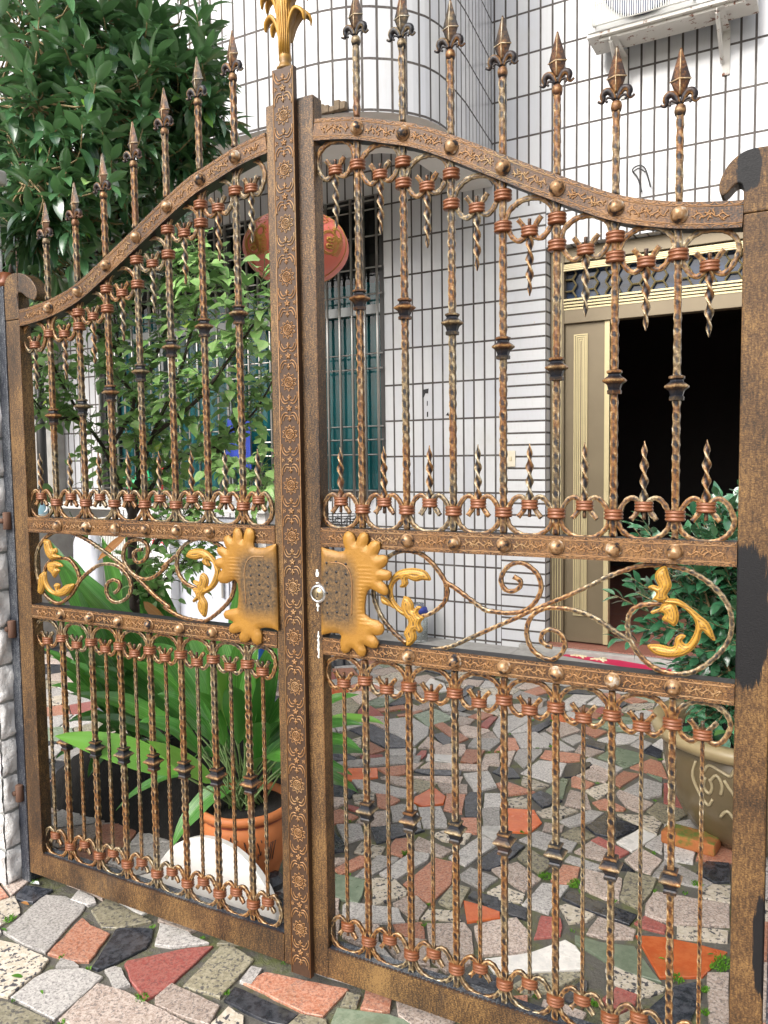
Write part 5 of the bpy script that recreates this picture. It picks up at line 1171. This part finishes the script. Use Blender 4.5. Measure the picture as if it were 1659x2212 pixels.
def shoot(p, d, L, n_leaf, sz, r0=None):
    pts = [p]; d = d.normalized()
    for k in range(5): d = (d+rv(.12)+V3((0, 0, .03))).normalized(); pts.append(pts[-1]+d*L/5)
    pts = spline(pts, 2); st_.tube(pts, [.0024-.0014*i/len(pts) for i in range(len(pts))], 4)
    for i in range(n_leaf):
        q = pts[int((i+1)/n_leaf*(len(pts)-1))]; side = d.cross(V3((0, 0, 1))).normalized()*(1 if i % 2 else -1)
        dv = side*.8+d*.5+V3((rnd.uniform(-.3, .3), rnd.uniform(-.4, .2), rnd.uniform(-.55, .1))); st_.tube([q, q+dv.normalized()*.018], .0009, 3, cap=False)
        leaf(sl_, q+dv.normalized()*.018, dv, V3((rnd.uniform(-.5, .5), rnd.uniform(-.9, .2), 1)), sz*rnd.uniform(.8, 1.3), sz*rnd.uniform(.6, .85), 'heart', rnd.uniform(.2, .9), rnd.uniform(.1, .35), 5, min(.99, (rnd.random()*.75 if r0 is None else r0)+(.25 if rnd.random() < .12 else 0)), 0, .03)
for li, L in enumerate(limbs):
    p = spline(L, 6); br_.tube(p, [max(.003, .011-.009*i/len(p)) for i in range(len(p))], 6)
    for i in range(3, len(p)):
        for _ in range(2 if li in (0, 6, 9, 11) else 3):
            d = (p[min(i+1, len(p)-1)]-p[i-1]).normalized()*.5+rv(.7)+V3((0, -.1, .15)); q = p[i]+rv(.01)
            shoot(q, d, rnd.uniform(.08, .20), rnd.randint(3, 6), .058 if li not in (7, 8) else .042, .15 if li in (7, 8) else None)
for (x, y, dx, dz) in ((95, 690, .9, .02), (165, 400, 1, 0), (70, 690, 1, -.0), (100, 830, .3, -1), (240, 850, .8, .2), (85, 1000, .2, -.9), (410, 600, .2, 1), (440, 595, .3, 1), (560, 600, .6, .7), (575, 560, .5, .6), (150, 1080, .3, -.9)):
    shoot(atY(x, y+25, .35), V3((dx, -.1, dz+.2)), .12, 5, .055, .8)
for mb_, nm, mt in ((br_, 'branches', 'bark'), (st_, 'stems', 'green_stem'), (sl_, 'foliage', 'shrub_leaf')):
    o = mb_.build(nm, mt, shrub); o.matrix_parent_inverse = sinv
# ---- aspidistra in a terracotta pot
pc = atZ(530, 1893, 0); PX, PY = pc.x-.0, .40; pot = empty('terracotta_pot', (PX, PY, 0)); tag(pot, 'round terracotta pot painted with dark bamboo, behind the left gate leaf', 'flower pot')
S = .158; PZ = .86
m = MB(); m.lathe([(.085, .0), (.105, .003), (.118, .03), (S*.92, .12), (S, .20), (S*1.0, .27), (S*.93, .285), (S*1.06, .295), (S*1.08, .315), (S*1.03, .33), (S*.95, .325), (S*.92, .30)], (0, 0, 0), 36, cap=False); m.build('body', 'terracotta', pot)
m = MB(); m.lathe([(.0, .302), (S*.93, .302)], (0, 0, 0), 24, cap=False); m.build('soil', 'soil', pot)
m = MB(); m.lathe([(S*.965, .275), (S*.985, .287)], (0, 0, 0), 36, cap=False); m.build('dark_band', 'terracotta_dark', pot)
m = MB(); vw = math.atan2(CAM.y-PY, CAM.x-PX)
def onp(a, z): 
    r = S*(.92+.08*min(1, (z-.12)/.08))+.0012 if z < .2 else S+.0012
    return V3((r*math.cos(a), r*math.sin(a), z))
for k in range(26):
    a = vw-.75+.09*(k % 13)+R5.uniform(-.03, .03); z = R5.uniform(.15, .24); m.tube([onp(a, z), onp(a+R5.uniform(-.05, .05), z+R5.uniform(-.03, .03)), onp(a+R5.uniform(-.09, .09), z+R5.uniform(-.035, .02))], .0016, 3)
for a in (vw+.55, vw+.62, vw+.5): m.tube([onp(a, .13), onp(a+.02, .17), onp(a+.05, .21)], .002, 3)
m.build('painted_bamboo', 'dark_ink', pot)
pot.scale = (1, 1, PZ)
asp = empty('aspidistra_plant', (PX, PY, .26)); tag(asp, 'broad-leaved potted plant with long arching leaves, one poking out through the left gate leaf', 'plant'); ainv = Matrix.Translation(asp.location).inverted()
al = MB(); ast = MB()
def blade(base, tip, W, sag=.12, r=None, seg=14, nrm=None):
    base, tip = V3(base), V3(tip); d = tip-base; L = d.length; h = V3((d.x, d.y, 0)); hl = h.length
    ctrl = base.lerp(tip, .45)+V3((0, 0, sag)); pts = [base*(1-t)**2+ctrl*2*t*(1-t)+tip*t*t for t in [i/20 for i in range(21)]]
    k0 = 7; ast.tube(pts[:k0+1], .0035, 5); q = pts[k0:]; n_ = len(q); vs = []; ac = []; rr = rnd.random()*.7 if r is None else r; ns = 3
    for i, p in enumerate(q):
        t = i/(n_-1); tg_ = (q[min(i+1, n_-1)]-q[max(i-1, 0)]).normalized(); up = V3(nrm) if nrm else V3((0, 0, 1))+(CAM-p).normalized()*.5; s_ = tg_.cross(up).normalized(); nn = s_.cross(tg_)
        wd = W/2*max(.02, math.sin(math.pi*t**.8)**.75) if t < 1 else .0008
        for j in range(-ns, ns+1): u = j/ns; vs.append(p+s_*wd*u+nn*(abs(u)*wd*.30+.003*math.sin(t*14+rr*9)*u*u)); ac.append(.05+.95*abs(math.sin(j*1.6))*.9 if j else 0)
    K = 2*ns+1; al.a(vs, [(i*K+j, i*K+j+1, (i+1)*K+j+1, (i+1)*K+j) for i in range(n_-1) for j in range(K-1)], 0, True, rnd=rr, across=ac, side=[j/ns for _ in q for j in range(-ns, ns+1)])
b0 = V3((PX, PY, .265))
def bb(): return b0+V3((R5.uniform(-.06, .06), R5.uniform(-.06, .06), 0))
blade(b0+V3((0, -.05, .0)), atY(118, 1590, -.05), .098, .10, .86, nrm=(.35, -.75, .6)); blade(b0+V3((.02, -.05, 0)), atY(318, 1600, -.02), .060, .05, .88, nrm=(.3, -.8, .5))
for (x, y, Y, W, sag, r) in ((150, 1500, .35, .09, .22, .7), (290, 1430, .35, .10, .22, .6), (330, 1390, .4, .10, .25, .3), (400, 1345, .45, .11, .2, .75), (440, 1400, .25, .11, .2, .92), (470, 1360, .4, .11, .16, .5), (520, 1370, .35, .11, .14, .6), (560, 1395, .3, .10, .14, .55), (590, 1430, .25, .10, .12, .4), (600, 1380, .45, .11, .15, .2), (300, 1560, .15, .08, .2, .2), (370, 1830, .2, .09, .22, .35), (430, 1850, .45, .09, .2, .1), (250, 1750, .3, .07, .25, .3), (620, 1650, .18, .10, .16, .6), (640, 1560, .3, .09, .2, .5), (780, 1620, .45, .08, .22, .3), (830, 1565, .55, .06, .25, .88), (775, 1500, .6, .06, .2, .5), (700, 1460, .6, .08, .2, .4), (230, 1330, .7, .11, .15, .25), (170, 1270, .75, .11, .12, .2), (300, 1290, .7, .12, .12, .15), (120, 1200, .8, .12, .12, .2), (380, 1330, .7, .11, .1, .2), (210, 1440, .6, .10, .2, .05), (180, 1380, .6, .07, .2, .35), (110, 1420, .7, .08, .2, .1), (140, 1560, .5, .07, .25, .05), (500, 1480, .15, .09, .15, .45), (420, 1500, .2, .09, .2, .7), (560, 1560, .15, .09, .14, .55), (340, 1500, .3, .10, .2, .12), (520, 1240, .8, .12, .1, .8), (270, 1150, .95, .12, .1, .3)):
    blade(bb(), atY(x, y, Y), W, sag, r)
for k in range(14):
    a = R5.uniform(0, 6.28); L = R5.uniform(.3, .5); blade(bb(), b0+V3((math.cos(a)*L, abs(math.sin(a))*L*.9, R5.uniform(-.05, .45))), R5.uniform(.07, .1), .2, R5.random()*.3)
def finish(t, iv):
    for mb_, nm, mt in ((ast, 'stalks', 'green_stem'), (al, 'leaves', 'broad_leaf')):
        o = mb_.build(nm, mt, t); o.matrix_parent_inverse = iv
finish(asp, ainv)
al = MB(); ast = MB(); b0 = V3((-1.38, .80, .12)); ap2 = empty('aspidistra_plant', b0); tag(ap2, 'dark clump of broad strap leaves growing from the dark shade-filling mound beside the left outer stile', 'plant')
for (x, y, Y, W, sag, r) in ((110, 1170, .9, .11, .1, .2), (150, 1200, .85, .12, .1, .15), (200, 1250, .8, .12, .1, .25), (250, 1300, .75, .12, .1, .1), (300, 1345, .7, .10, .1, .3), (90, 1250, .8, .09, .1, .1), (120, 1330, .7, .10, .12, .05), (170, 1400, .6, .10, .14, .2), (230, 1450, .55, .10, .15, .1), (280, 1520, .5, .09, .15, .15), (110, 1480, .55, .08, .18, .3), (150, 1560, .5, .08, .2, .1), (210, 1600, .45, .08, .2, .2), (310, 1440, .6, .10, .12, .4), (330, 1600, .4, .08, .2, .05), (90, 1400, .6, .07, .15, .25), (270, 1180, .9, .11, .1, .6), (220, 1160, .95, .10, .08, .7), (130, 1420, .5, .05, .15, .6), (260, 1660, .35, .06, .2, .2), (190, 1680, .4, .07, .2, .1), (120, 1640, .45, .06, .2, .15)):
    blade(bb(), atY(x, y, Y), W, sag, r)
for k in range(22):
    a = R5.uniform(0, 6.28); L = R5.uniform(.25, .45); blade(bb(), b0+V3((math.cos(a)*L, math.sin(a)*L*.8, R5.uniform(.1, .6))), R5.uniform(.07, .1), .15, R5.random()*.2)
finish(ap2, Matrix.Translation(b0).inverted())
dl = MB(); leaf(dl, atY(310, 1300, .65), atY(368, 1352, .62)-atY(310, 1300, .65)+V3((0, 0, 0)), (0, -1, .2), .19, .05, 'oval', .1, .4, 7, .9); o = dl.build('dried_leaf', 'dead_leaf', asp); o['label'] = 'dry orange-brown leaf'; o.matrix_parent_inverse = ainv; dl = MB(); leaf(dl, atY(275, 1155, .9), atY(205, 1210, .9)-atY(275, 1155, .9), (0, -1, .3), .26, .045, 'lance', .1, .3, 7, .3)
o = dl.build('dried_leaf', 'dead_leaf', asp); o['label'] = 'long dry brown leaf'; o.matrix_parent_inverse = ainv
# near-black mound added below the shrub, standing in for shade under the plants
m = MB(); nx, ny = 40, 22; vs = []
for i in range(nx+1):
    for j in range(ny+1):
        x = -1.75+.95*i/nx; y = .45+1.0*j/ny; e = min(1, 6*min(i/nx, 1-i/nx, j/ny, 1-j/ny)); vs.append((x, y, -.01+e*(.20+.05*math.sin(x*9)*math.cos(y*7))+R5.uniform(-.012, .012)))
m.a(vs, [(i*(ny+1)+j, (i+1)*(ny+1)+j, (i+1)*(ny+1)+j+1, i*(ny+1)+j+1) for i in range(nx) for j in range(ny)], 0, True); tag(m.build('shade_mound', 'soil'), kind='structure')
# ---- big glazed pot with camellia on the right
QX, QY, QR, QH = 1.115, 1.57, .385, .44
qp = empty('glazed_pot', (QX, QY, 0)); tag(qp, 'large brown glazed pot with pale rim and scroll motif beside the right stile', 'flower pot')
m = MB(); m.lathe([(QR*.50, .0), (QR*.58, .01), (QR*.70, .07), (QR*.84, .18), (QR*.90, .30), (QR*.90, QH-.055), (QR*.86, QH-.045)], (0, 0, 0), 48, cap=False); m.build('body', 'glazed_pot', qp)
m = MB(); m.lathe([(QR*.90, QH-.055), (QR*1.0, QH-.045), (QR*1.03, QH-.02), (QR*1.01, QH), (QR*.88, QH+.002), (QR*.85, QH-.01), (QR*.84, QH-.10)], (0, 0, 0), 48, cap=False); m.build('rim', 'pot_rim', qp)
m = MB(); m.lathe([(0, QH-.075), (QR*.845, QH-.085)], (0, 0, 0), 32, cap=False); m.build('soil', 'soil', qp)
m = MB(); v0 = math.atan2(CAM.y-QY, CAM.x-QX)
def onq(a, z):
    r = QR*(.84+.06*min(1, max(0, (z-.18)/.12)))+.001; return V3((r*math.cos(a), r*math.sin(a), z))
for q in ([(-.62, .36), (-.66, .30), (-.60, .24), (-.50, .20), (-.44, .23)], [(-.52, .33), (-.46, .36), (-.34, .35), (-.24, .34), (-.20, .37)], [(-.50, .31), (-.53, .27), (-.47, .25), (-.43, .28), (-.45, .31)], [(-.30, .32), (-.20, .27), (-.12, .24), (-.14, .19)], [(-.36, .17), (-.28, .20), (-.2, .17)], [(-.45, .30), (-.38, .33), (-.32, .30), (-.34, .26)]):
    m.tube(spline([onq(v0+a, z) for a, z in q], 4), .0062, 5)
m.build('scroll_motif', 'pot_motif', qp)
cam_ = empty('camellia_bush', (QX, QY, QH-.08)); tag(cam_, 'glossy green camellia bush in the big glazed pot beside the doorway', 'bush'); cinv = Matrix.Translation(cam_.location).inverted()
cb = MB(); cl = MB()
base = V3((QX, QY, QH-.09)); C0 = V3((1.12, QY+.0, .90))
for k in range(13):
    a = R5.uniform(0, 6.28); cb.tube(spline([base+V3((R5.uniform(-.04, .04), R5.uniform(-.04, .04), 0)), base+V3((math.cos(a)*.08, math.sin(a)*.08, .2)), C0+V3((math.cos(a)*.25, math.sin(a)*.22, R5.uniform(-.15, .25)))], 5), [.009-.006*i/11 for i in range(11)], 5)
for k in range(430):
    d = rv().normalized(); p = C0+V3((d.x*.42, d.y*.30, d.z*.50))*(R5.random()**.35)
    if k < 26: p = atY(R5.choice((1340, 1360, 1370, 1390, 1500, 1540, 1560)), R5.choice((1230, 1260, 1350, 1080, 1110, 1150)), 1.5)+rv(.03)
    if 412 < k: p = base+V3((R5.uniform(-.26, .1), R5.uniform(-.26, 0), R5.uniform(.05, .14)))
    o_ = (p-C0).normalized()*.7+V3((0, -.15, .35)); o_.normalize(); cb.tube([p-o_*.16, p], [.0026, .0012], 4)
    side = o_.cross(V3((0, 0, 1))).normalized(); up_ = side.cross(o_)
    for i in range(9):
        t = i/8; a_ = i*2.4+k; rad = side*math.cos(a_)+up_*math.sin(a_)
        leaf(cl, p-o_*.15*(1-t), o_*(.3+.6*t)+rad*(1-.5*t), V3((0, -.2, 1))+rad*.3+rv(.15), R5.uniform(.052, .080), R5.uniform(.029, .040), 'oval', R5.uniform(.1, .7), .22, 5, R5.random()*.75+(.24 if R5.random() < .05 else 0))
for mb_, nm, mt in ((cb, 'branches', 'twig'), (cl, 'foliage', 'bush_leaf')):
    o = mb_.build(nm, mt, cam_); o.matrix_parent_inverse = cinv
m = MB()
bc = atZ(1478, 1815, .03); bz = math.atan2(-(atZ(1519, 1853).y-atZ(1432, 1828).y), -(atZ(1519, 1853).x-atZ(1432, 1828).x))
m.box((-.10, -.05, 0), (.10, .05, .052)); o = m.build('mossy_brick', 'mossy_brick', None, .01); o.location = (bc.x+.02, bc.y+.03, 0); o.rotation_euler = (0, 0, bz); tag(o, 'orange brick overgrown with green moss lying by the glazed pot', 'brick')
# white marble half disc
m = MB(); a0, a1 = atZ(305, 1985, 0), atZ(590, 1990, 0); 
sb0 = atY(312, 1900, .11); cxs = atY(450, 1960, .11).x; rr = .215
P = [(-rr*math.cos(math.pi*i/30)*1.0, rr*1.0*math.sin(math.pi*i/30)) for i in range(31)]
m.prism([(x, z) for x, z in P], 0, .028); o = m.build('marble_half_disc', 'marble', None, .003)
pk = atY(430, 1824, .11); o.location = (atY(447, 1900, .11).x, .125, .004); o.rotation_euler = (math.radians(-6), 0, math.radians(-3)); tag(o, 'white marble half disc leaning behind the bottom of the left gate leaf', 'stone slab')
o.scale = ((atY(590, 1985, .11).x-atY(306, 1985, .11).x)/2/rr, 1, pk.z/rr)
# rubble by the pot
for i, (x, y, s_, mt, lab) in enumerate(((470, 1960, .05, 'black_slate', 'dark stone lump between the marble half disc and the gate strip'), (585, 1905, .045, 'black_slate', 'dark stone behind the embossed strip near the terracotta pot'), (578, 1975, .035, 'pink_granite', 'pink stone chip beside the left inner stile'))):
    p = atZ(x if i else 596, y, .02); m = MB(); R_ = random.Random(i)
    m.lathe([(.3, 0), (1, .1), (1.1, .6), (.7, 1.1), (.2, 1.2)], (0, 0, 0), 7, smooth=False); o = m.build('stone', mt, None); o.data.transform(Matrix.Scale(s_, 4)); o.location = (p.x, p.y, 0); o.rotation_euler = (0, 0, i); tag(o, lab, 'stone')

# ================================================================== THINGS BETWEEN THE SHRUB AND THE WALL
# washing counter: stone top on a wall-side base
zt_ = atY(330, 1088, 2.75).z; cx0, cx1 = atY(120, 1090, 2.75).x, atY(590, 1090, 2.75).x
ct = empty('washing_counter', ((cx0+cx1)/2, 3.0, 0)); tag(ct, 'pale stone washing counter standing under the barred window', 'counter')
hw = (cx1-cx0)/2
m = MB(); m.box((-hw, -.35, zt_-.05), (hw, .32, zt_)); m.build('top', 'slab_top', ct, .008)
m = MB()
for x in (-hw+.05, hw-.12): m = MB(); m.box((x, -.28, 0), (x+.07, .3, zt_-.051)); m.build('support', 'plaster', ct)
m = MB(); m.lathe([(.17, .001), (.175, .012), (.16, .014), (.15, .004)], (hw*.25, -.05, zt_), 28); m.lathe([(.13, .001), (.135, .012), (.12, .014)], (-hw*.3, -.05, zt_), 28); m.build('basin_rim', 'slab_top', ct)
def aty(x, y, Y): return atY(x, y, Y)
# white cabinet, grilled unit, painted box
q0, q1 = aty(384, 1200, 2.45), aty(500, 1200, 2.45)
cbt = empty('white_cabinet', ((q0.x+q1.x)/2, 2.70, 0)); tag(cbt, 'plain bluish white metal cabinet under the counter, behind the left lock plate', 'cabinet'); h = (q1.x-q0.x)/2
m = MB(); m.box((-h, -.25, .04), (h, .20, zt_-.10)); m.build('body', 'cabinet', cbt, .012); m = MB(); m.box((-h+.02, -.262, .07), (h-.02, -.2505, zt_-.16)); m.build('door', 'cabinet', cbt, .006)
m = MB(); m.box((h-.07, -.285, .55), (h-.055, -.262, .72)); m.build('handle', 'steel', cbt, .003)
m = MB(); [m.box((x-.02, -.2, 0), (x+.02, -.16, .04)) for x in (-h+.04, h-.04)]; m.build('foot', 'dark_grey', cbt)
q0, q1 = aty(196, 1180, 2.45), aty(320, 1180, 2.45); ztop_ = aty(260, 1122, 2.45).z
un = empty('grilled_unit', ((q0.x+q1.x)/2, 2.72, .05)); tag(un, 'white outdoor unit with a fine grille standing on the floor under the counter', 'air conditioner'); h = (q1.x-q0.x)/2; ztop_ = min(ztop_, zt_-.07)
m = MB(); m.box((-h, -.26, 0), (h, .05, ztop_-.05)); m.build('casing', 'white_paint', un, .01)
m = MB(); x = -h+.02
while x < h-.02: m.box((x-.004, -.272, .08), (x+.004, -.2605, ztop_-.10)); x += .017
for k in range(5): z = .08+(ztop_-.18)*k/4; m.box((-h+.015, -.276, z-.004), (h-.015, -.2725, z+.004))
m.build('grille', 'old_white_metal', un); m = MB(); m.box((-h+.02, -.2603, .08), (h-.02, -.2598, ztop_-.10)); m.build('grille_back', 'dark_grey', un)
m = MB(); [m.box((x-.02, -.2, -.05), (x+.02, 0, 0)) for x in (-h+.05, h-.05)]; m.build('foot', 'dark_grey', un)
q0, q1 = aty(322, 1180, 2.35), aty(366, 1180, 2.35); bx = empty('carton_box', ((q0.x+q1.x)/2, 2.5, 0)); tag(bx, 'tall white carton with red printed characters beside the grilled unit', 'box'); h = (q1.x-q0.x)/2; zc_ = aty(345, 1150, 2.35).z
m = MB(); m.box((-h, -.15, 0), (h, .1, zt_-.09)); m.build('carton', 'white_paint', bx, .004)
m = MB(); y = -.1515; zc = zc_
def S_(*q, r=.006): m.tube([V3((a, y, zc+b)) for a, b in q], r, 4)
S_(*[(-.055+.028*math.cos(t), .02+.028*math.sin(t)) for t in [k*math.pi/6 for k in range(13)]], r=.008); S_((-.0, .05), (.005, .02), (.012, -.01), (.024, -.004), r=.008); S_((.03, .05), (.036, .02), (.045, -.012), r=.008)
for ox in (-.07, .0):
    S_((ox, -.035), (ox+.045, -.035), r=.004); S_((ox+.012, -.025), (ox+.012, -.048), r=.004); S_((ox+.033, -.025), (ox+.033, -.048), r=.004); S_((ox+.002, -.06), (ox+.045, -.056), r=.004); S_((ox+.024, -.05), (ox+.004, -.088), r=.004); S_((ox+.022, -.062), (ox+.045, -.088), r=.004); S_((ox+.006, -.075), (ox+.04, -.074), r=.0035)
m.build('red_print', 'red_ink', bx)
m = MB(); m.box((h-.055, -.152, zc-.13), (h-.02, -.1505, zc+.06)); m.build('dark_stripe', 'dark_grey', bx)
# white bag with printed goose replaced by its plain shape; jug
q0, q1 = aty(134, 1185, 2.3), aty(190, 1185, 2.3); bg_ = empty('plastic_bag', ((q0.x+q1.x)/2, 2.42, 0)); tag(bg_, 'crumpled white plastic sack seen through the left scroll panel', 'sack'); h = (q1.x-q0.x)/2; zt2 = aty(150, 1138, 2.3).z; zb2_ = aty(150, 1235, 2.3).z
vs = []; NA, NZ = 28, 16
for i in range(NZ+1):
    t = i/NZ; z = (zt2)*t; r = h*(.75+.3*math.sin(math.pi*min(1, t*1.05))**.6)*(1 if t < .9 else 1-(t-.9)*4)
    for j in range(NA): a = 2*math.pi*j/NA; k = 1+.07*math.sin(a*5+t*6)+.05*math.sin(a*9-t*11); vs.append((r*k*math.cos(a), r*k*.6*math.sin(a), z))
m = MB(); m.a(vs, [(i*NA+j, i*NA+(j+1) % NA, (i+1)*NA+(j+1) % NA, (i+1)*NA+j) for i in range(NZ) for j in range(NA)]+[tuple(NZ*NA+j for j in range(NA))], 0, True); m.build('sack', 'cabinet', bg_)
m = MB(); m.tube(spline([(-.02, -h*.6, zt2-.02), (-.03, -h*.66, zt2-.045), (-.045, -h*.68, zt2-.07), (-.06, -h*.66, zt2-.085)], 4), [.014, .013, .012, .011, .01, .009, .008, .007, .006, .006, .005, .005, .004], 7); m.build('dark_tie', 'dark_grey', bg_)
p = aty(72, 1112, 2.45); jg = empty('jug', (p.x, 2.5, zt_ if False else p.z-.02)); tag(jg, 'white jug with blue pattern on the counter end at the far left', 'jug')
m = MB(); m.lathe([(.05, 0), (.065, .02), (.075, .07), (.06, .12), (.05, .15), (.055, .16)], (0, 0, 0), 20); m.build('body', 'white_paint', jg); m = MB(); m.lathe([(.0662, .025), (.0765, .07), (.0662, .105)], (0, 0, 0), 20, cap=False); m.build('pattern', 'blue_white', jg); m = MB(); m.tube(spline([(.055, 0, .14), (.10, 0, .12), (.10, 0, .06), (.07, 0, .04)], 4), .007, 6); m.build('handle', 'white_paint', jg)
m = MB(); m.box((-.3, -.15, 0), (.15, .2, p.z-.022)); o = m.build('stand', 'concrete', None, .01); o.location = (p.x, 2.5, 0); tag(o, 'low concrete stand carrying the jug at the far left', 'stand')
# green plastic can on the counter
p = aty(303, 1106, 2.78); gc = empty('watering_can', (p.x, 2.80, zt_)); tag(gc, 'bright green plastic watering can standing on the counter behind the shrub', 'watering can')
k = 1.0; m = MB(); m.lathe([(.085, 0), (.092, .01), (.095, .17), (.088, .19), (.05, .205), (.045, .20)], (0, 0, 0), 28); m.build('body', 'green_plastic', gc); m = MB(); m.tube(spline([(-.08, 0, .05), (-.15, 0, .14), (-.20, 0, .23)], 4), [.016]*9, 8); m.lathe([(.02, 0), (.04, .03), (.042, .035)], (-.205, 0, .225), 14); m.build('spout', 'green_plastic', gc); m = MB(); m.tube(spline([(-.05, 0, .20), (-.01, 0, .27), (.07, 0, .26), (.095, 0, .15)], 4), .010, 6); m.build('handle', 'green_plastic', gc)
# mop with red handle leaning on the counter
a, b = aty(343, 1120, 2.62), aty(353, 1010, 2.72); mp = empty('mop', (a.x, 2.5, 0)); tag(mp, 'mop with steel pole and red grip leaning on the counter', 'mop'); iv = Matrix.Translation(mp.location).inverted()
foot = V3((a.x-.02, 2.5, .08)); m = MB(); c_ = a.lerp(b, .35); m.tube([foot, c_], .010, 8); o = m.build('pole', 'steel', mp); o.matrix_parent_inverse = iv; m = MB(); m.tube([c_, b], [.014, .016], 8); o = m.build('grip', 'red_plastic', mp); o.matrix_parent_inverse = iv
m = MB()
for k in range(40): t = k*.7; m.tube([foot, foot+V3((.06*math.cos(t), .06*math.sin(t), -.075))], .006, 3)
o = m.build('mop_head', 'white_paint', mp); o.matrix_parent_inverse = iv
# blue lidded bin
p0, p1 = aty(486, 1300, 2.1), aty(512, 1300, 2.1); bn = empty('blue_bin', (p1.x+.03, 2.25, 0)); tag(bn, 'blue plastic bin with a dark lid behind the left lock plate', 'bin'); zl = aty(500, 1247, 2.1).z
m = MB(); m.lathe([(.11, 0), (.115, .01), (.145, zl-.03), (.15, zl-.02)], (0, 0, 0), 28); m.build('body', 'blue_plastic', bn); m = MB(); m.lathe([(.155, zl-.02), (.16, zl), (.15, zl+.02), (.05, zl+.035), (.0, zl+.037)], (0, 0, 0), 28); m.build('lid', 'dark_grey', bn)
# blue garment hanging on the window bars
a = HL(492, 905, -.07); m = MB(); vs = []; nx, ny = 14, 16; w_ = HL(540, 905, -.07).x-a.x; h_ = a.z-HL(500, 1015, -.07).z
for i in range(nx+1):
    for j in range(ny+1): u, v = i/nx, j/ny; vs.append((a.x+w_*(u-.5)*(1+.2*v)+w_*.5, -.07-.02*math.sin(u*13+v*2)*(.3+v), a.z-h_*v))
m.a(vs, [(i*(ny+1)+j, (i+1)*(ny+1)+j, (i+1)*(ny+1)+j+1, i*(ny+1)+j+1) for i in range(nx) for j in range(ny)], 0, True)
o = m.build('blue_garment', 'blue_cloth', None); o.location = HO; o.rotation_euler = (0, 0, -DG); sol = o.modifiers.new('t', 'SOLIDIFY'); sol.thickness = .004; tag(o, 'dark blue garment hanging on the window bars behind the shrub', 'garment')
# glass jar and wire basket
p = HL(903, 1393, -.16); jr = empty('glass_jar', h2w(p.x, -.16, led), -DG); tag(jr, 'clear glass jar with a blue printed cloth on the ledge behind the gilded scroll', 'jar'); jt = HL(903, 1303, -.16).z-led
k = .075; m = MB(); m.lathe([(k*.95, 0), (k, .01), (k, jt*.62), (k*.9, jt*.72), (k*.62, jt*.82), (k*.62, jt), (k*.57, jt), (k*.57, jt*.84), (k*.92, jt*.6), (k*.92, .02), (0, .015)], (0, 0, 0), 28, cap=False); m.build('glass', 'jar', jr)
m = MB(); m.lathe([(k*.68, jt*.80), (k*.85, jt*.72), (k*.72, jt*.86), (k*.66, jt*.9)], (.02, 0, 0), 14); m.build('cloth_band', 'cloth_print', jr)
p = HL(728, 1145, -.5); z_ = p.z-.02; wb = empty('wire_basket', h2w(p.x, -.5, z_), -DG); tag(wb, 'black scrolled wire basket on a small stand below the window, right of the strip', 'basket')
m = MB()
for R_, z in ((.13, 0), (.16, .09), (.165, .13)): m.tube([V3((R_*math.cos(a*math.pi/12), R_*math.sin(a*math.pi/12), z)) for a in range(25)], .004, 4)
for k in range(12):
    a = k*math.pi/6; c = V3((.15*math.cos(a), .15*math.sin(a), .065)); e = V3((-math.sin(a), math.cos(a), 0)); m.tube([c+e*.03*math.cos(t*math.pi/6)+V3((0, 0, .035*math.sin(t*math.pi/6))) for t in range(13)], .003, 4)
    m.tube([V3((.13*math.cos(a), .13*math.sin(a), 0)), V3((.165*math.cos(a), .165*math.sin(a), .13))], .003, 4)
m.build('wires', 'cable', wb)
m = MB(); m.lathe([(.15, z_-.03), (.15, z_-.002)], (0, 0, -z_), 20); [m.tube([(x, y, -.03), (x*1.1, y*1.1, -z_)], .012, 6) for x, y in ((.1, .1), (-.1, .1), (.1, -.1), (-.1, -.1))]
o = m.build('small_stand', 'dark_grey', None); o.location = wb.location; tag(o, 'small dark round stand carrying the wire basket below the window', 'stand')
# drainpipe and grey pier at the far left of the wall
a = HL(98, 1000, -.12); pi_ = MB(); pi_.box((-.16, -.12, 0), (.16, .02, 3.4)); o = pi_.build('grey_pier', 'concrete', None, .01); o.location = h2w(a.x, -.02, 0); o.rotation_euler = (0, 0, -DG); tag(o, 'grey cement pier against the tiled wall behind the left outer stile', 'pier')
b = HL(82, 1000, -.35); m = MB(); m.tube([(0, 0, 0), (0, 0, 3.4)], .045, 12); [m.tube([(0, 0, z-.03), (0, 0, z+.03)], .055, 12) for z in (.6, 1.95, 3.0)]; o = m.build('drainpipe', 'dark_frame', None); o.location = h2w(b.x, -.30, 0); tag(o, 'dark drainpipe in front of the grey pier at the far left', 'pipe')
# courtyard side walls, only their ends could come into view
m = MB(); m.box((-7.2, .2, 0), (-7.0, 3.7, 2.3)); tag(m.build('courtyard_wall', 'plaster'), 'plastered courtyard wall at the far left beyond the tree', 'wall')
m = MB(); m.box((3.4, .2, 0), (3.6, 3.5, 2.3)); tag(m.build('courtyard_wall', 'plaster'), 'plastered courtyard wall out to the right of the doorway', 'wall')
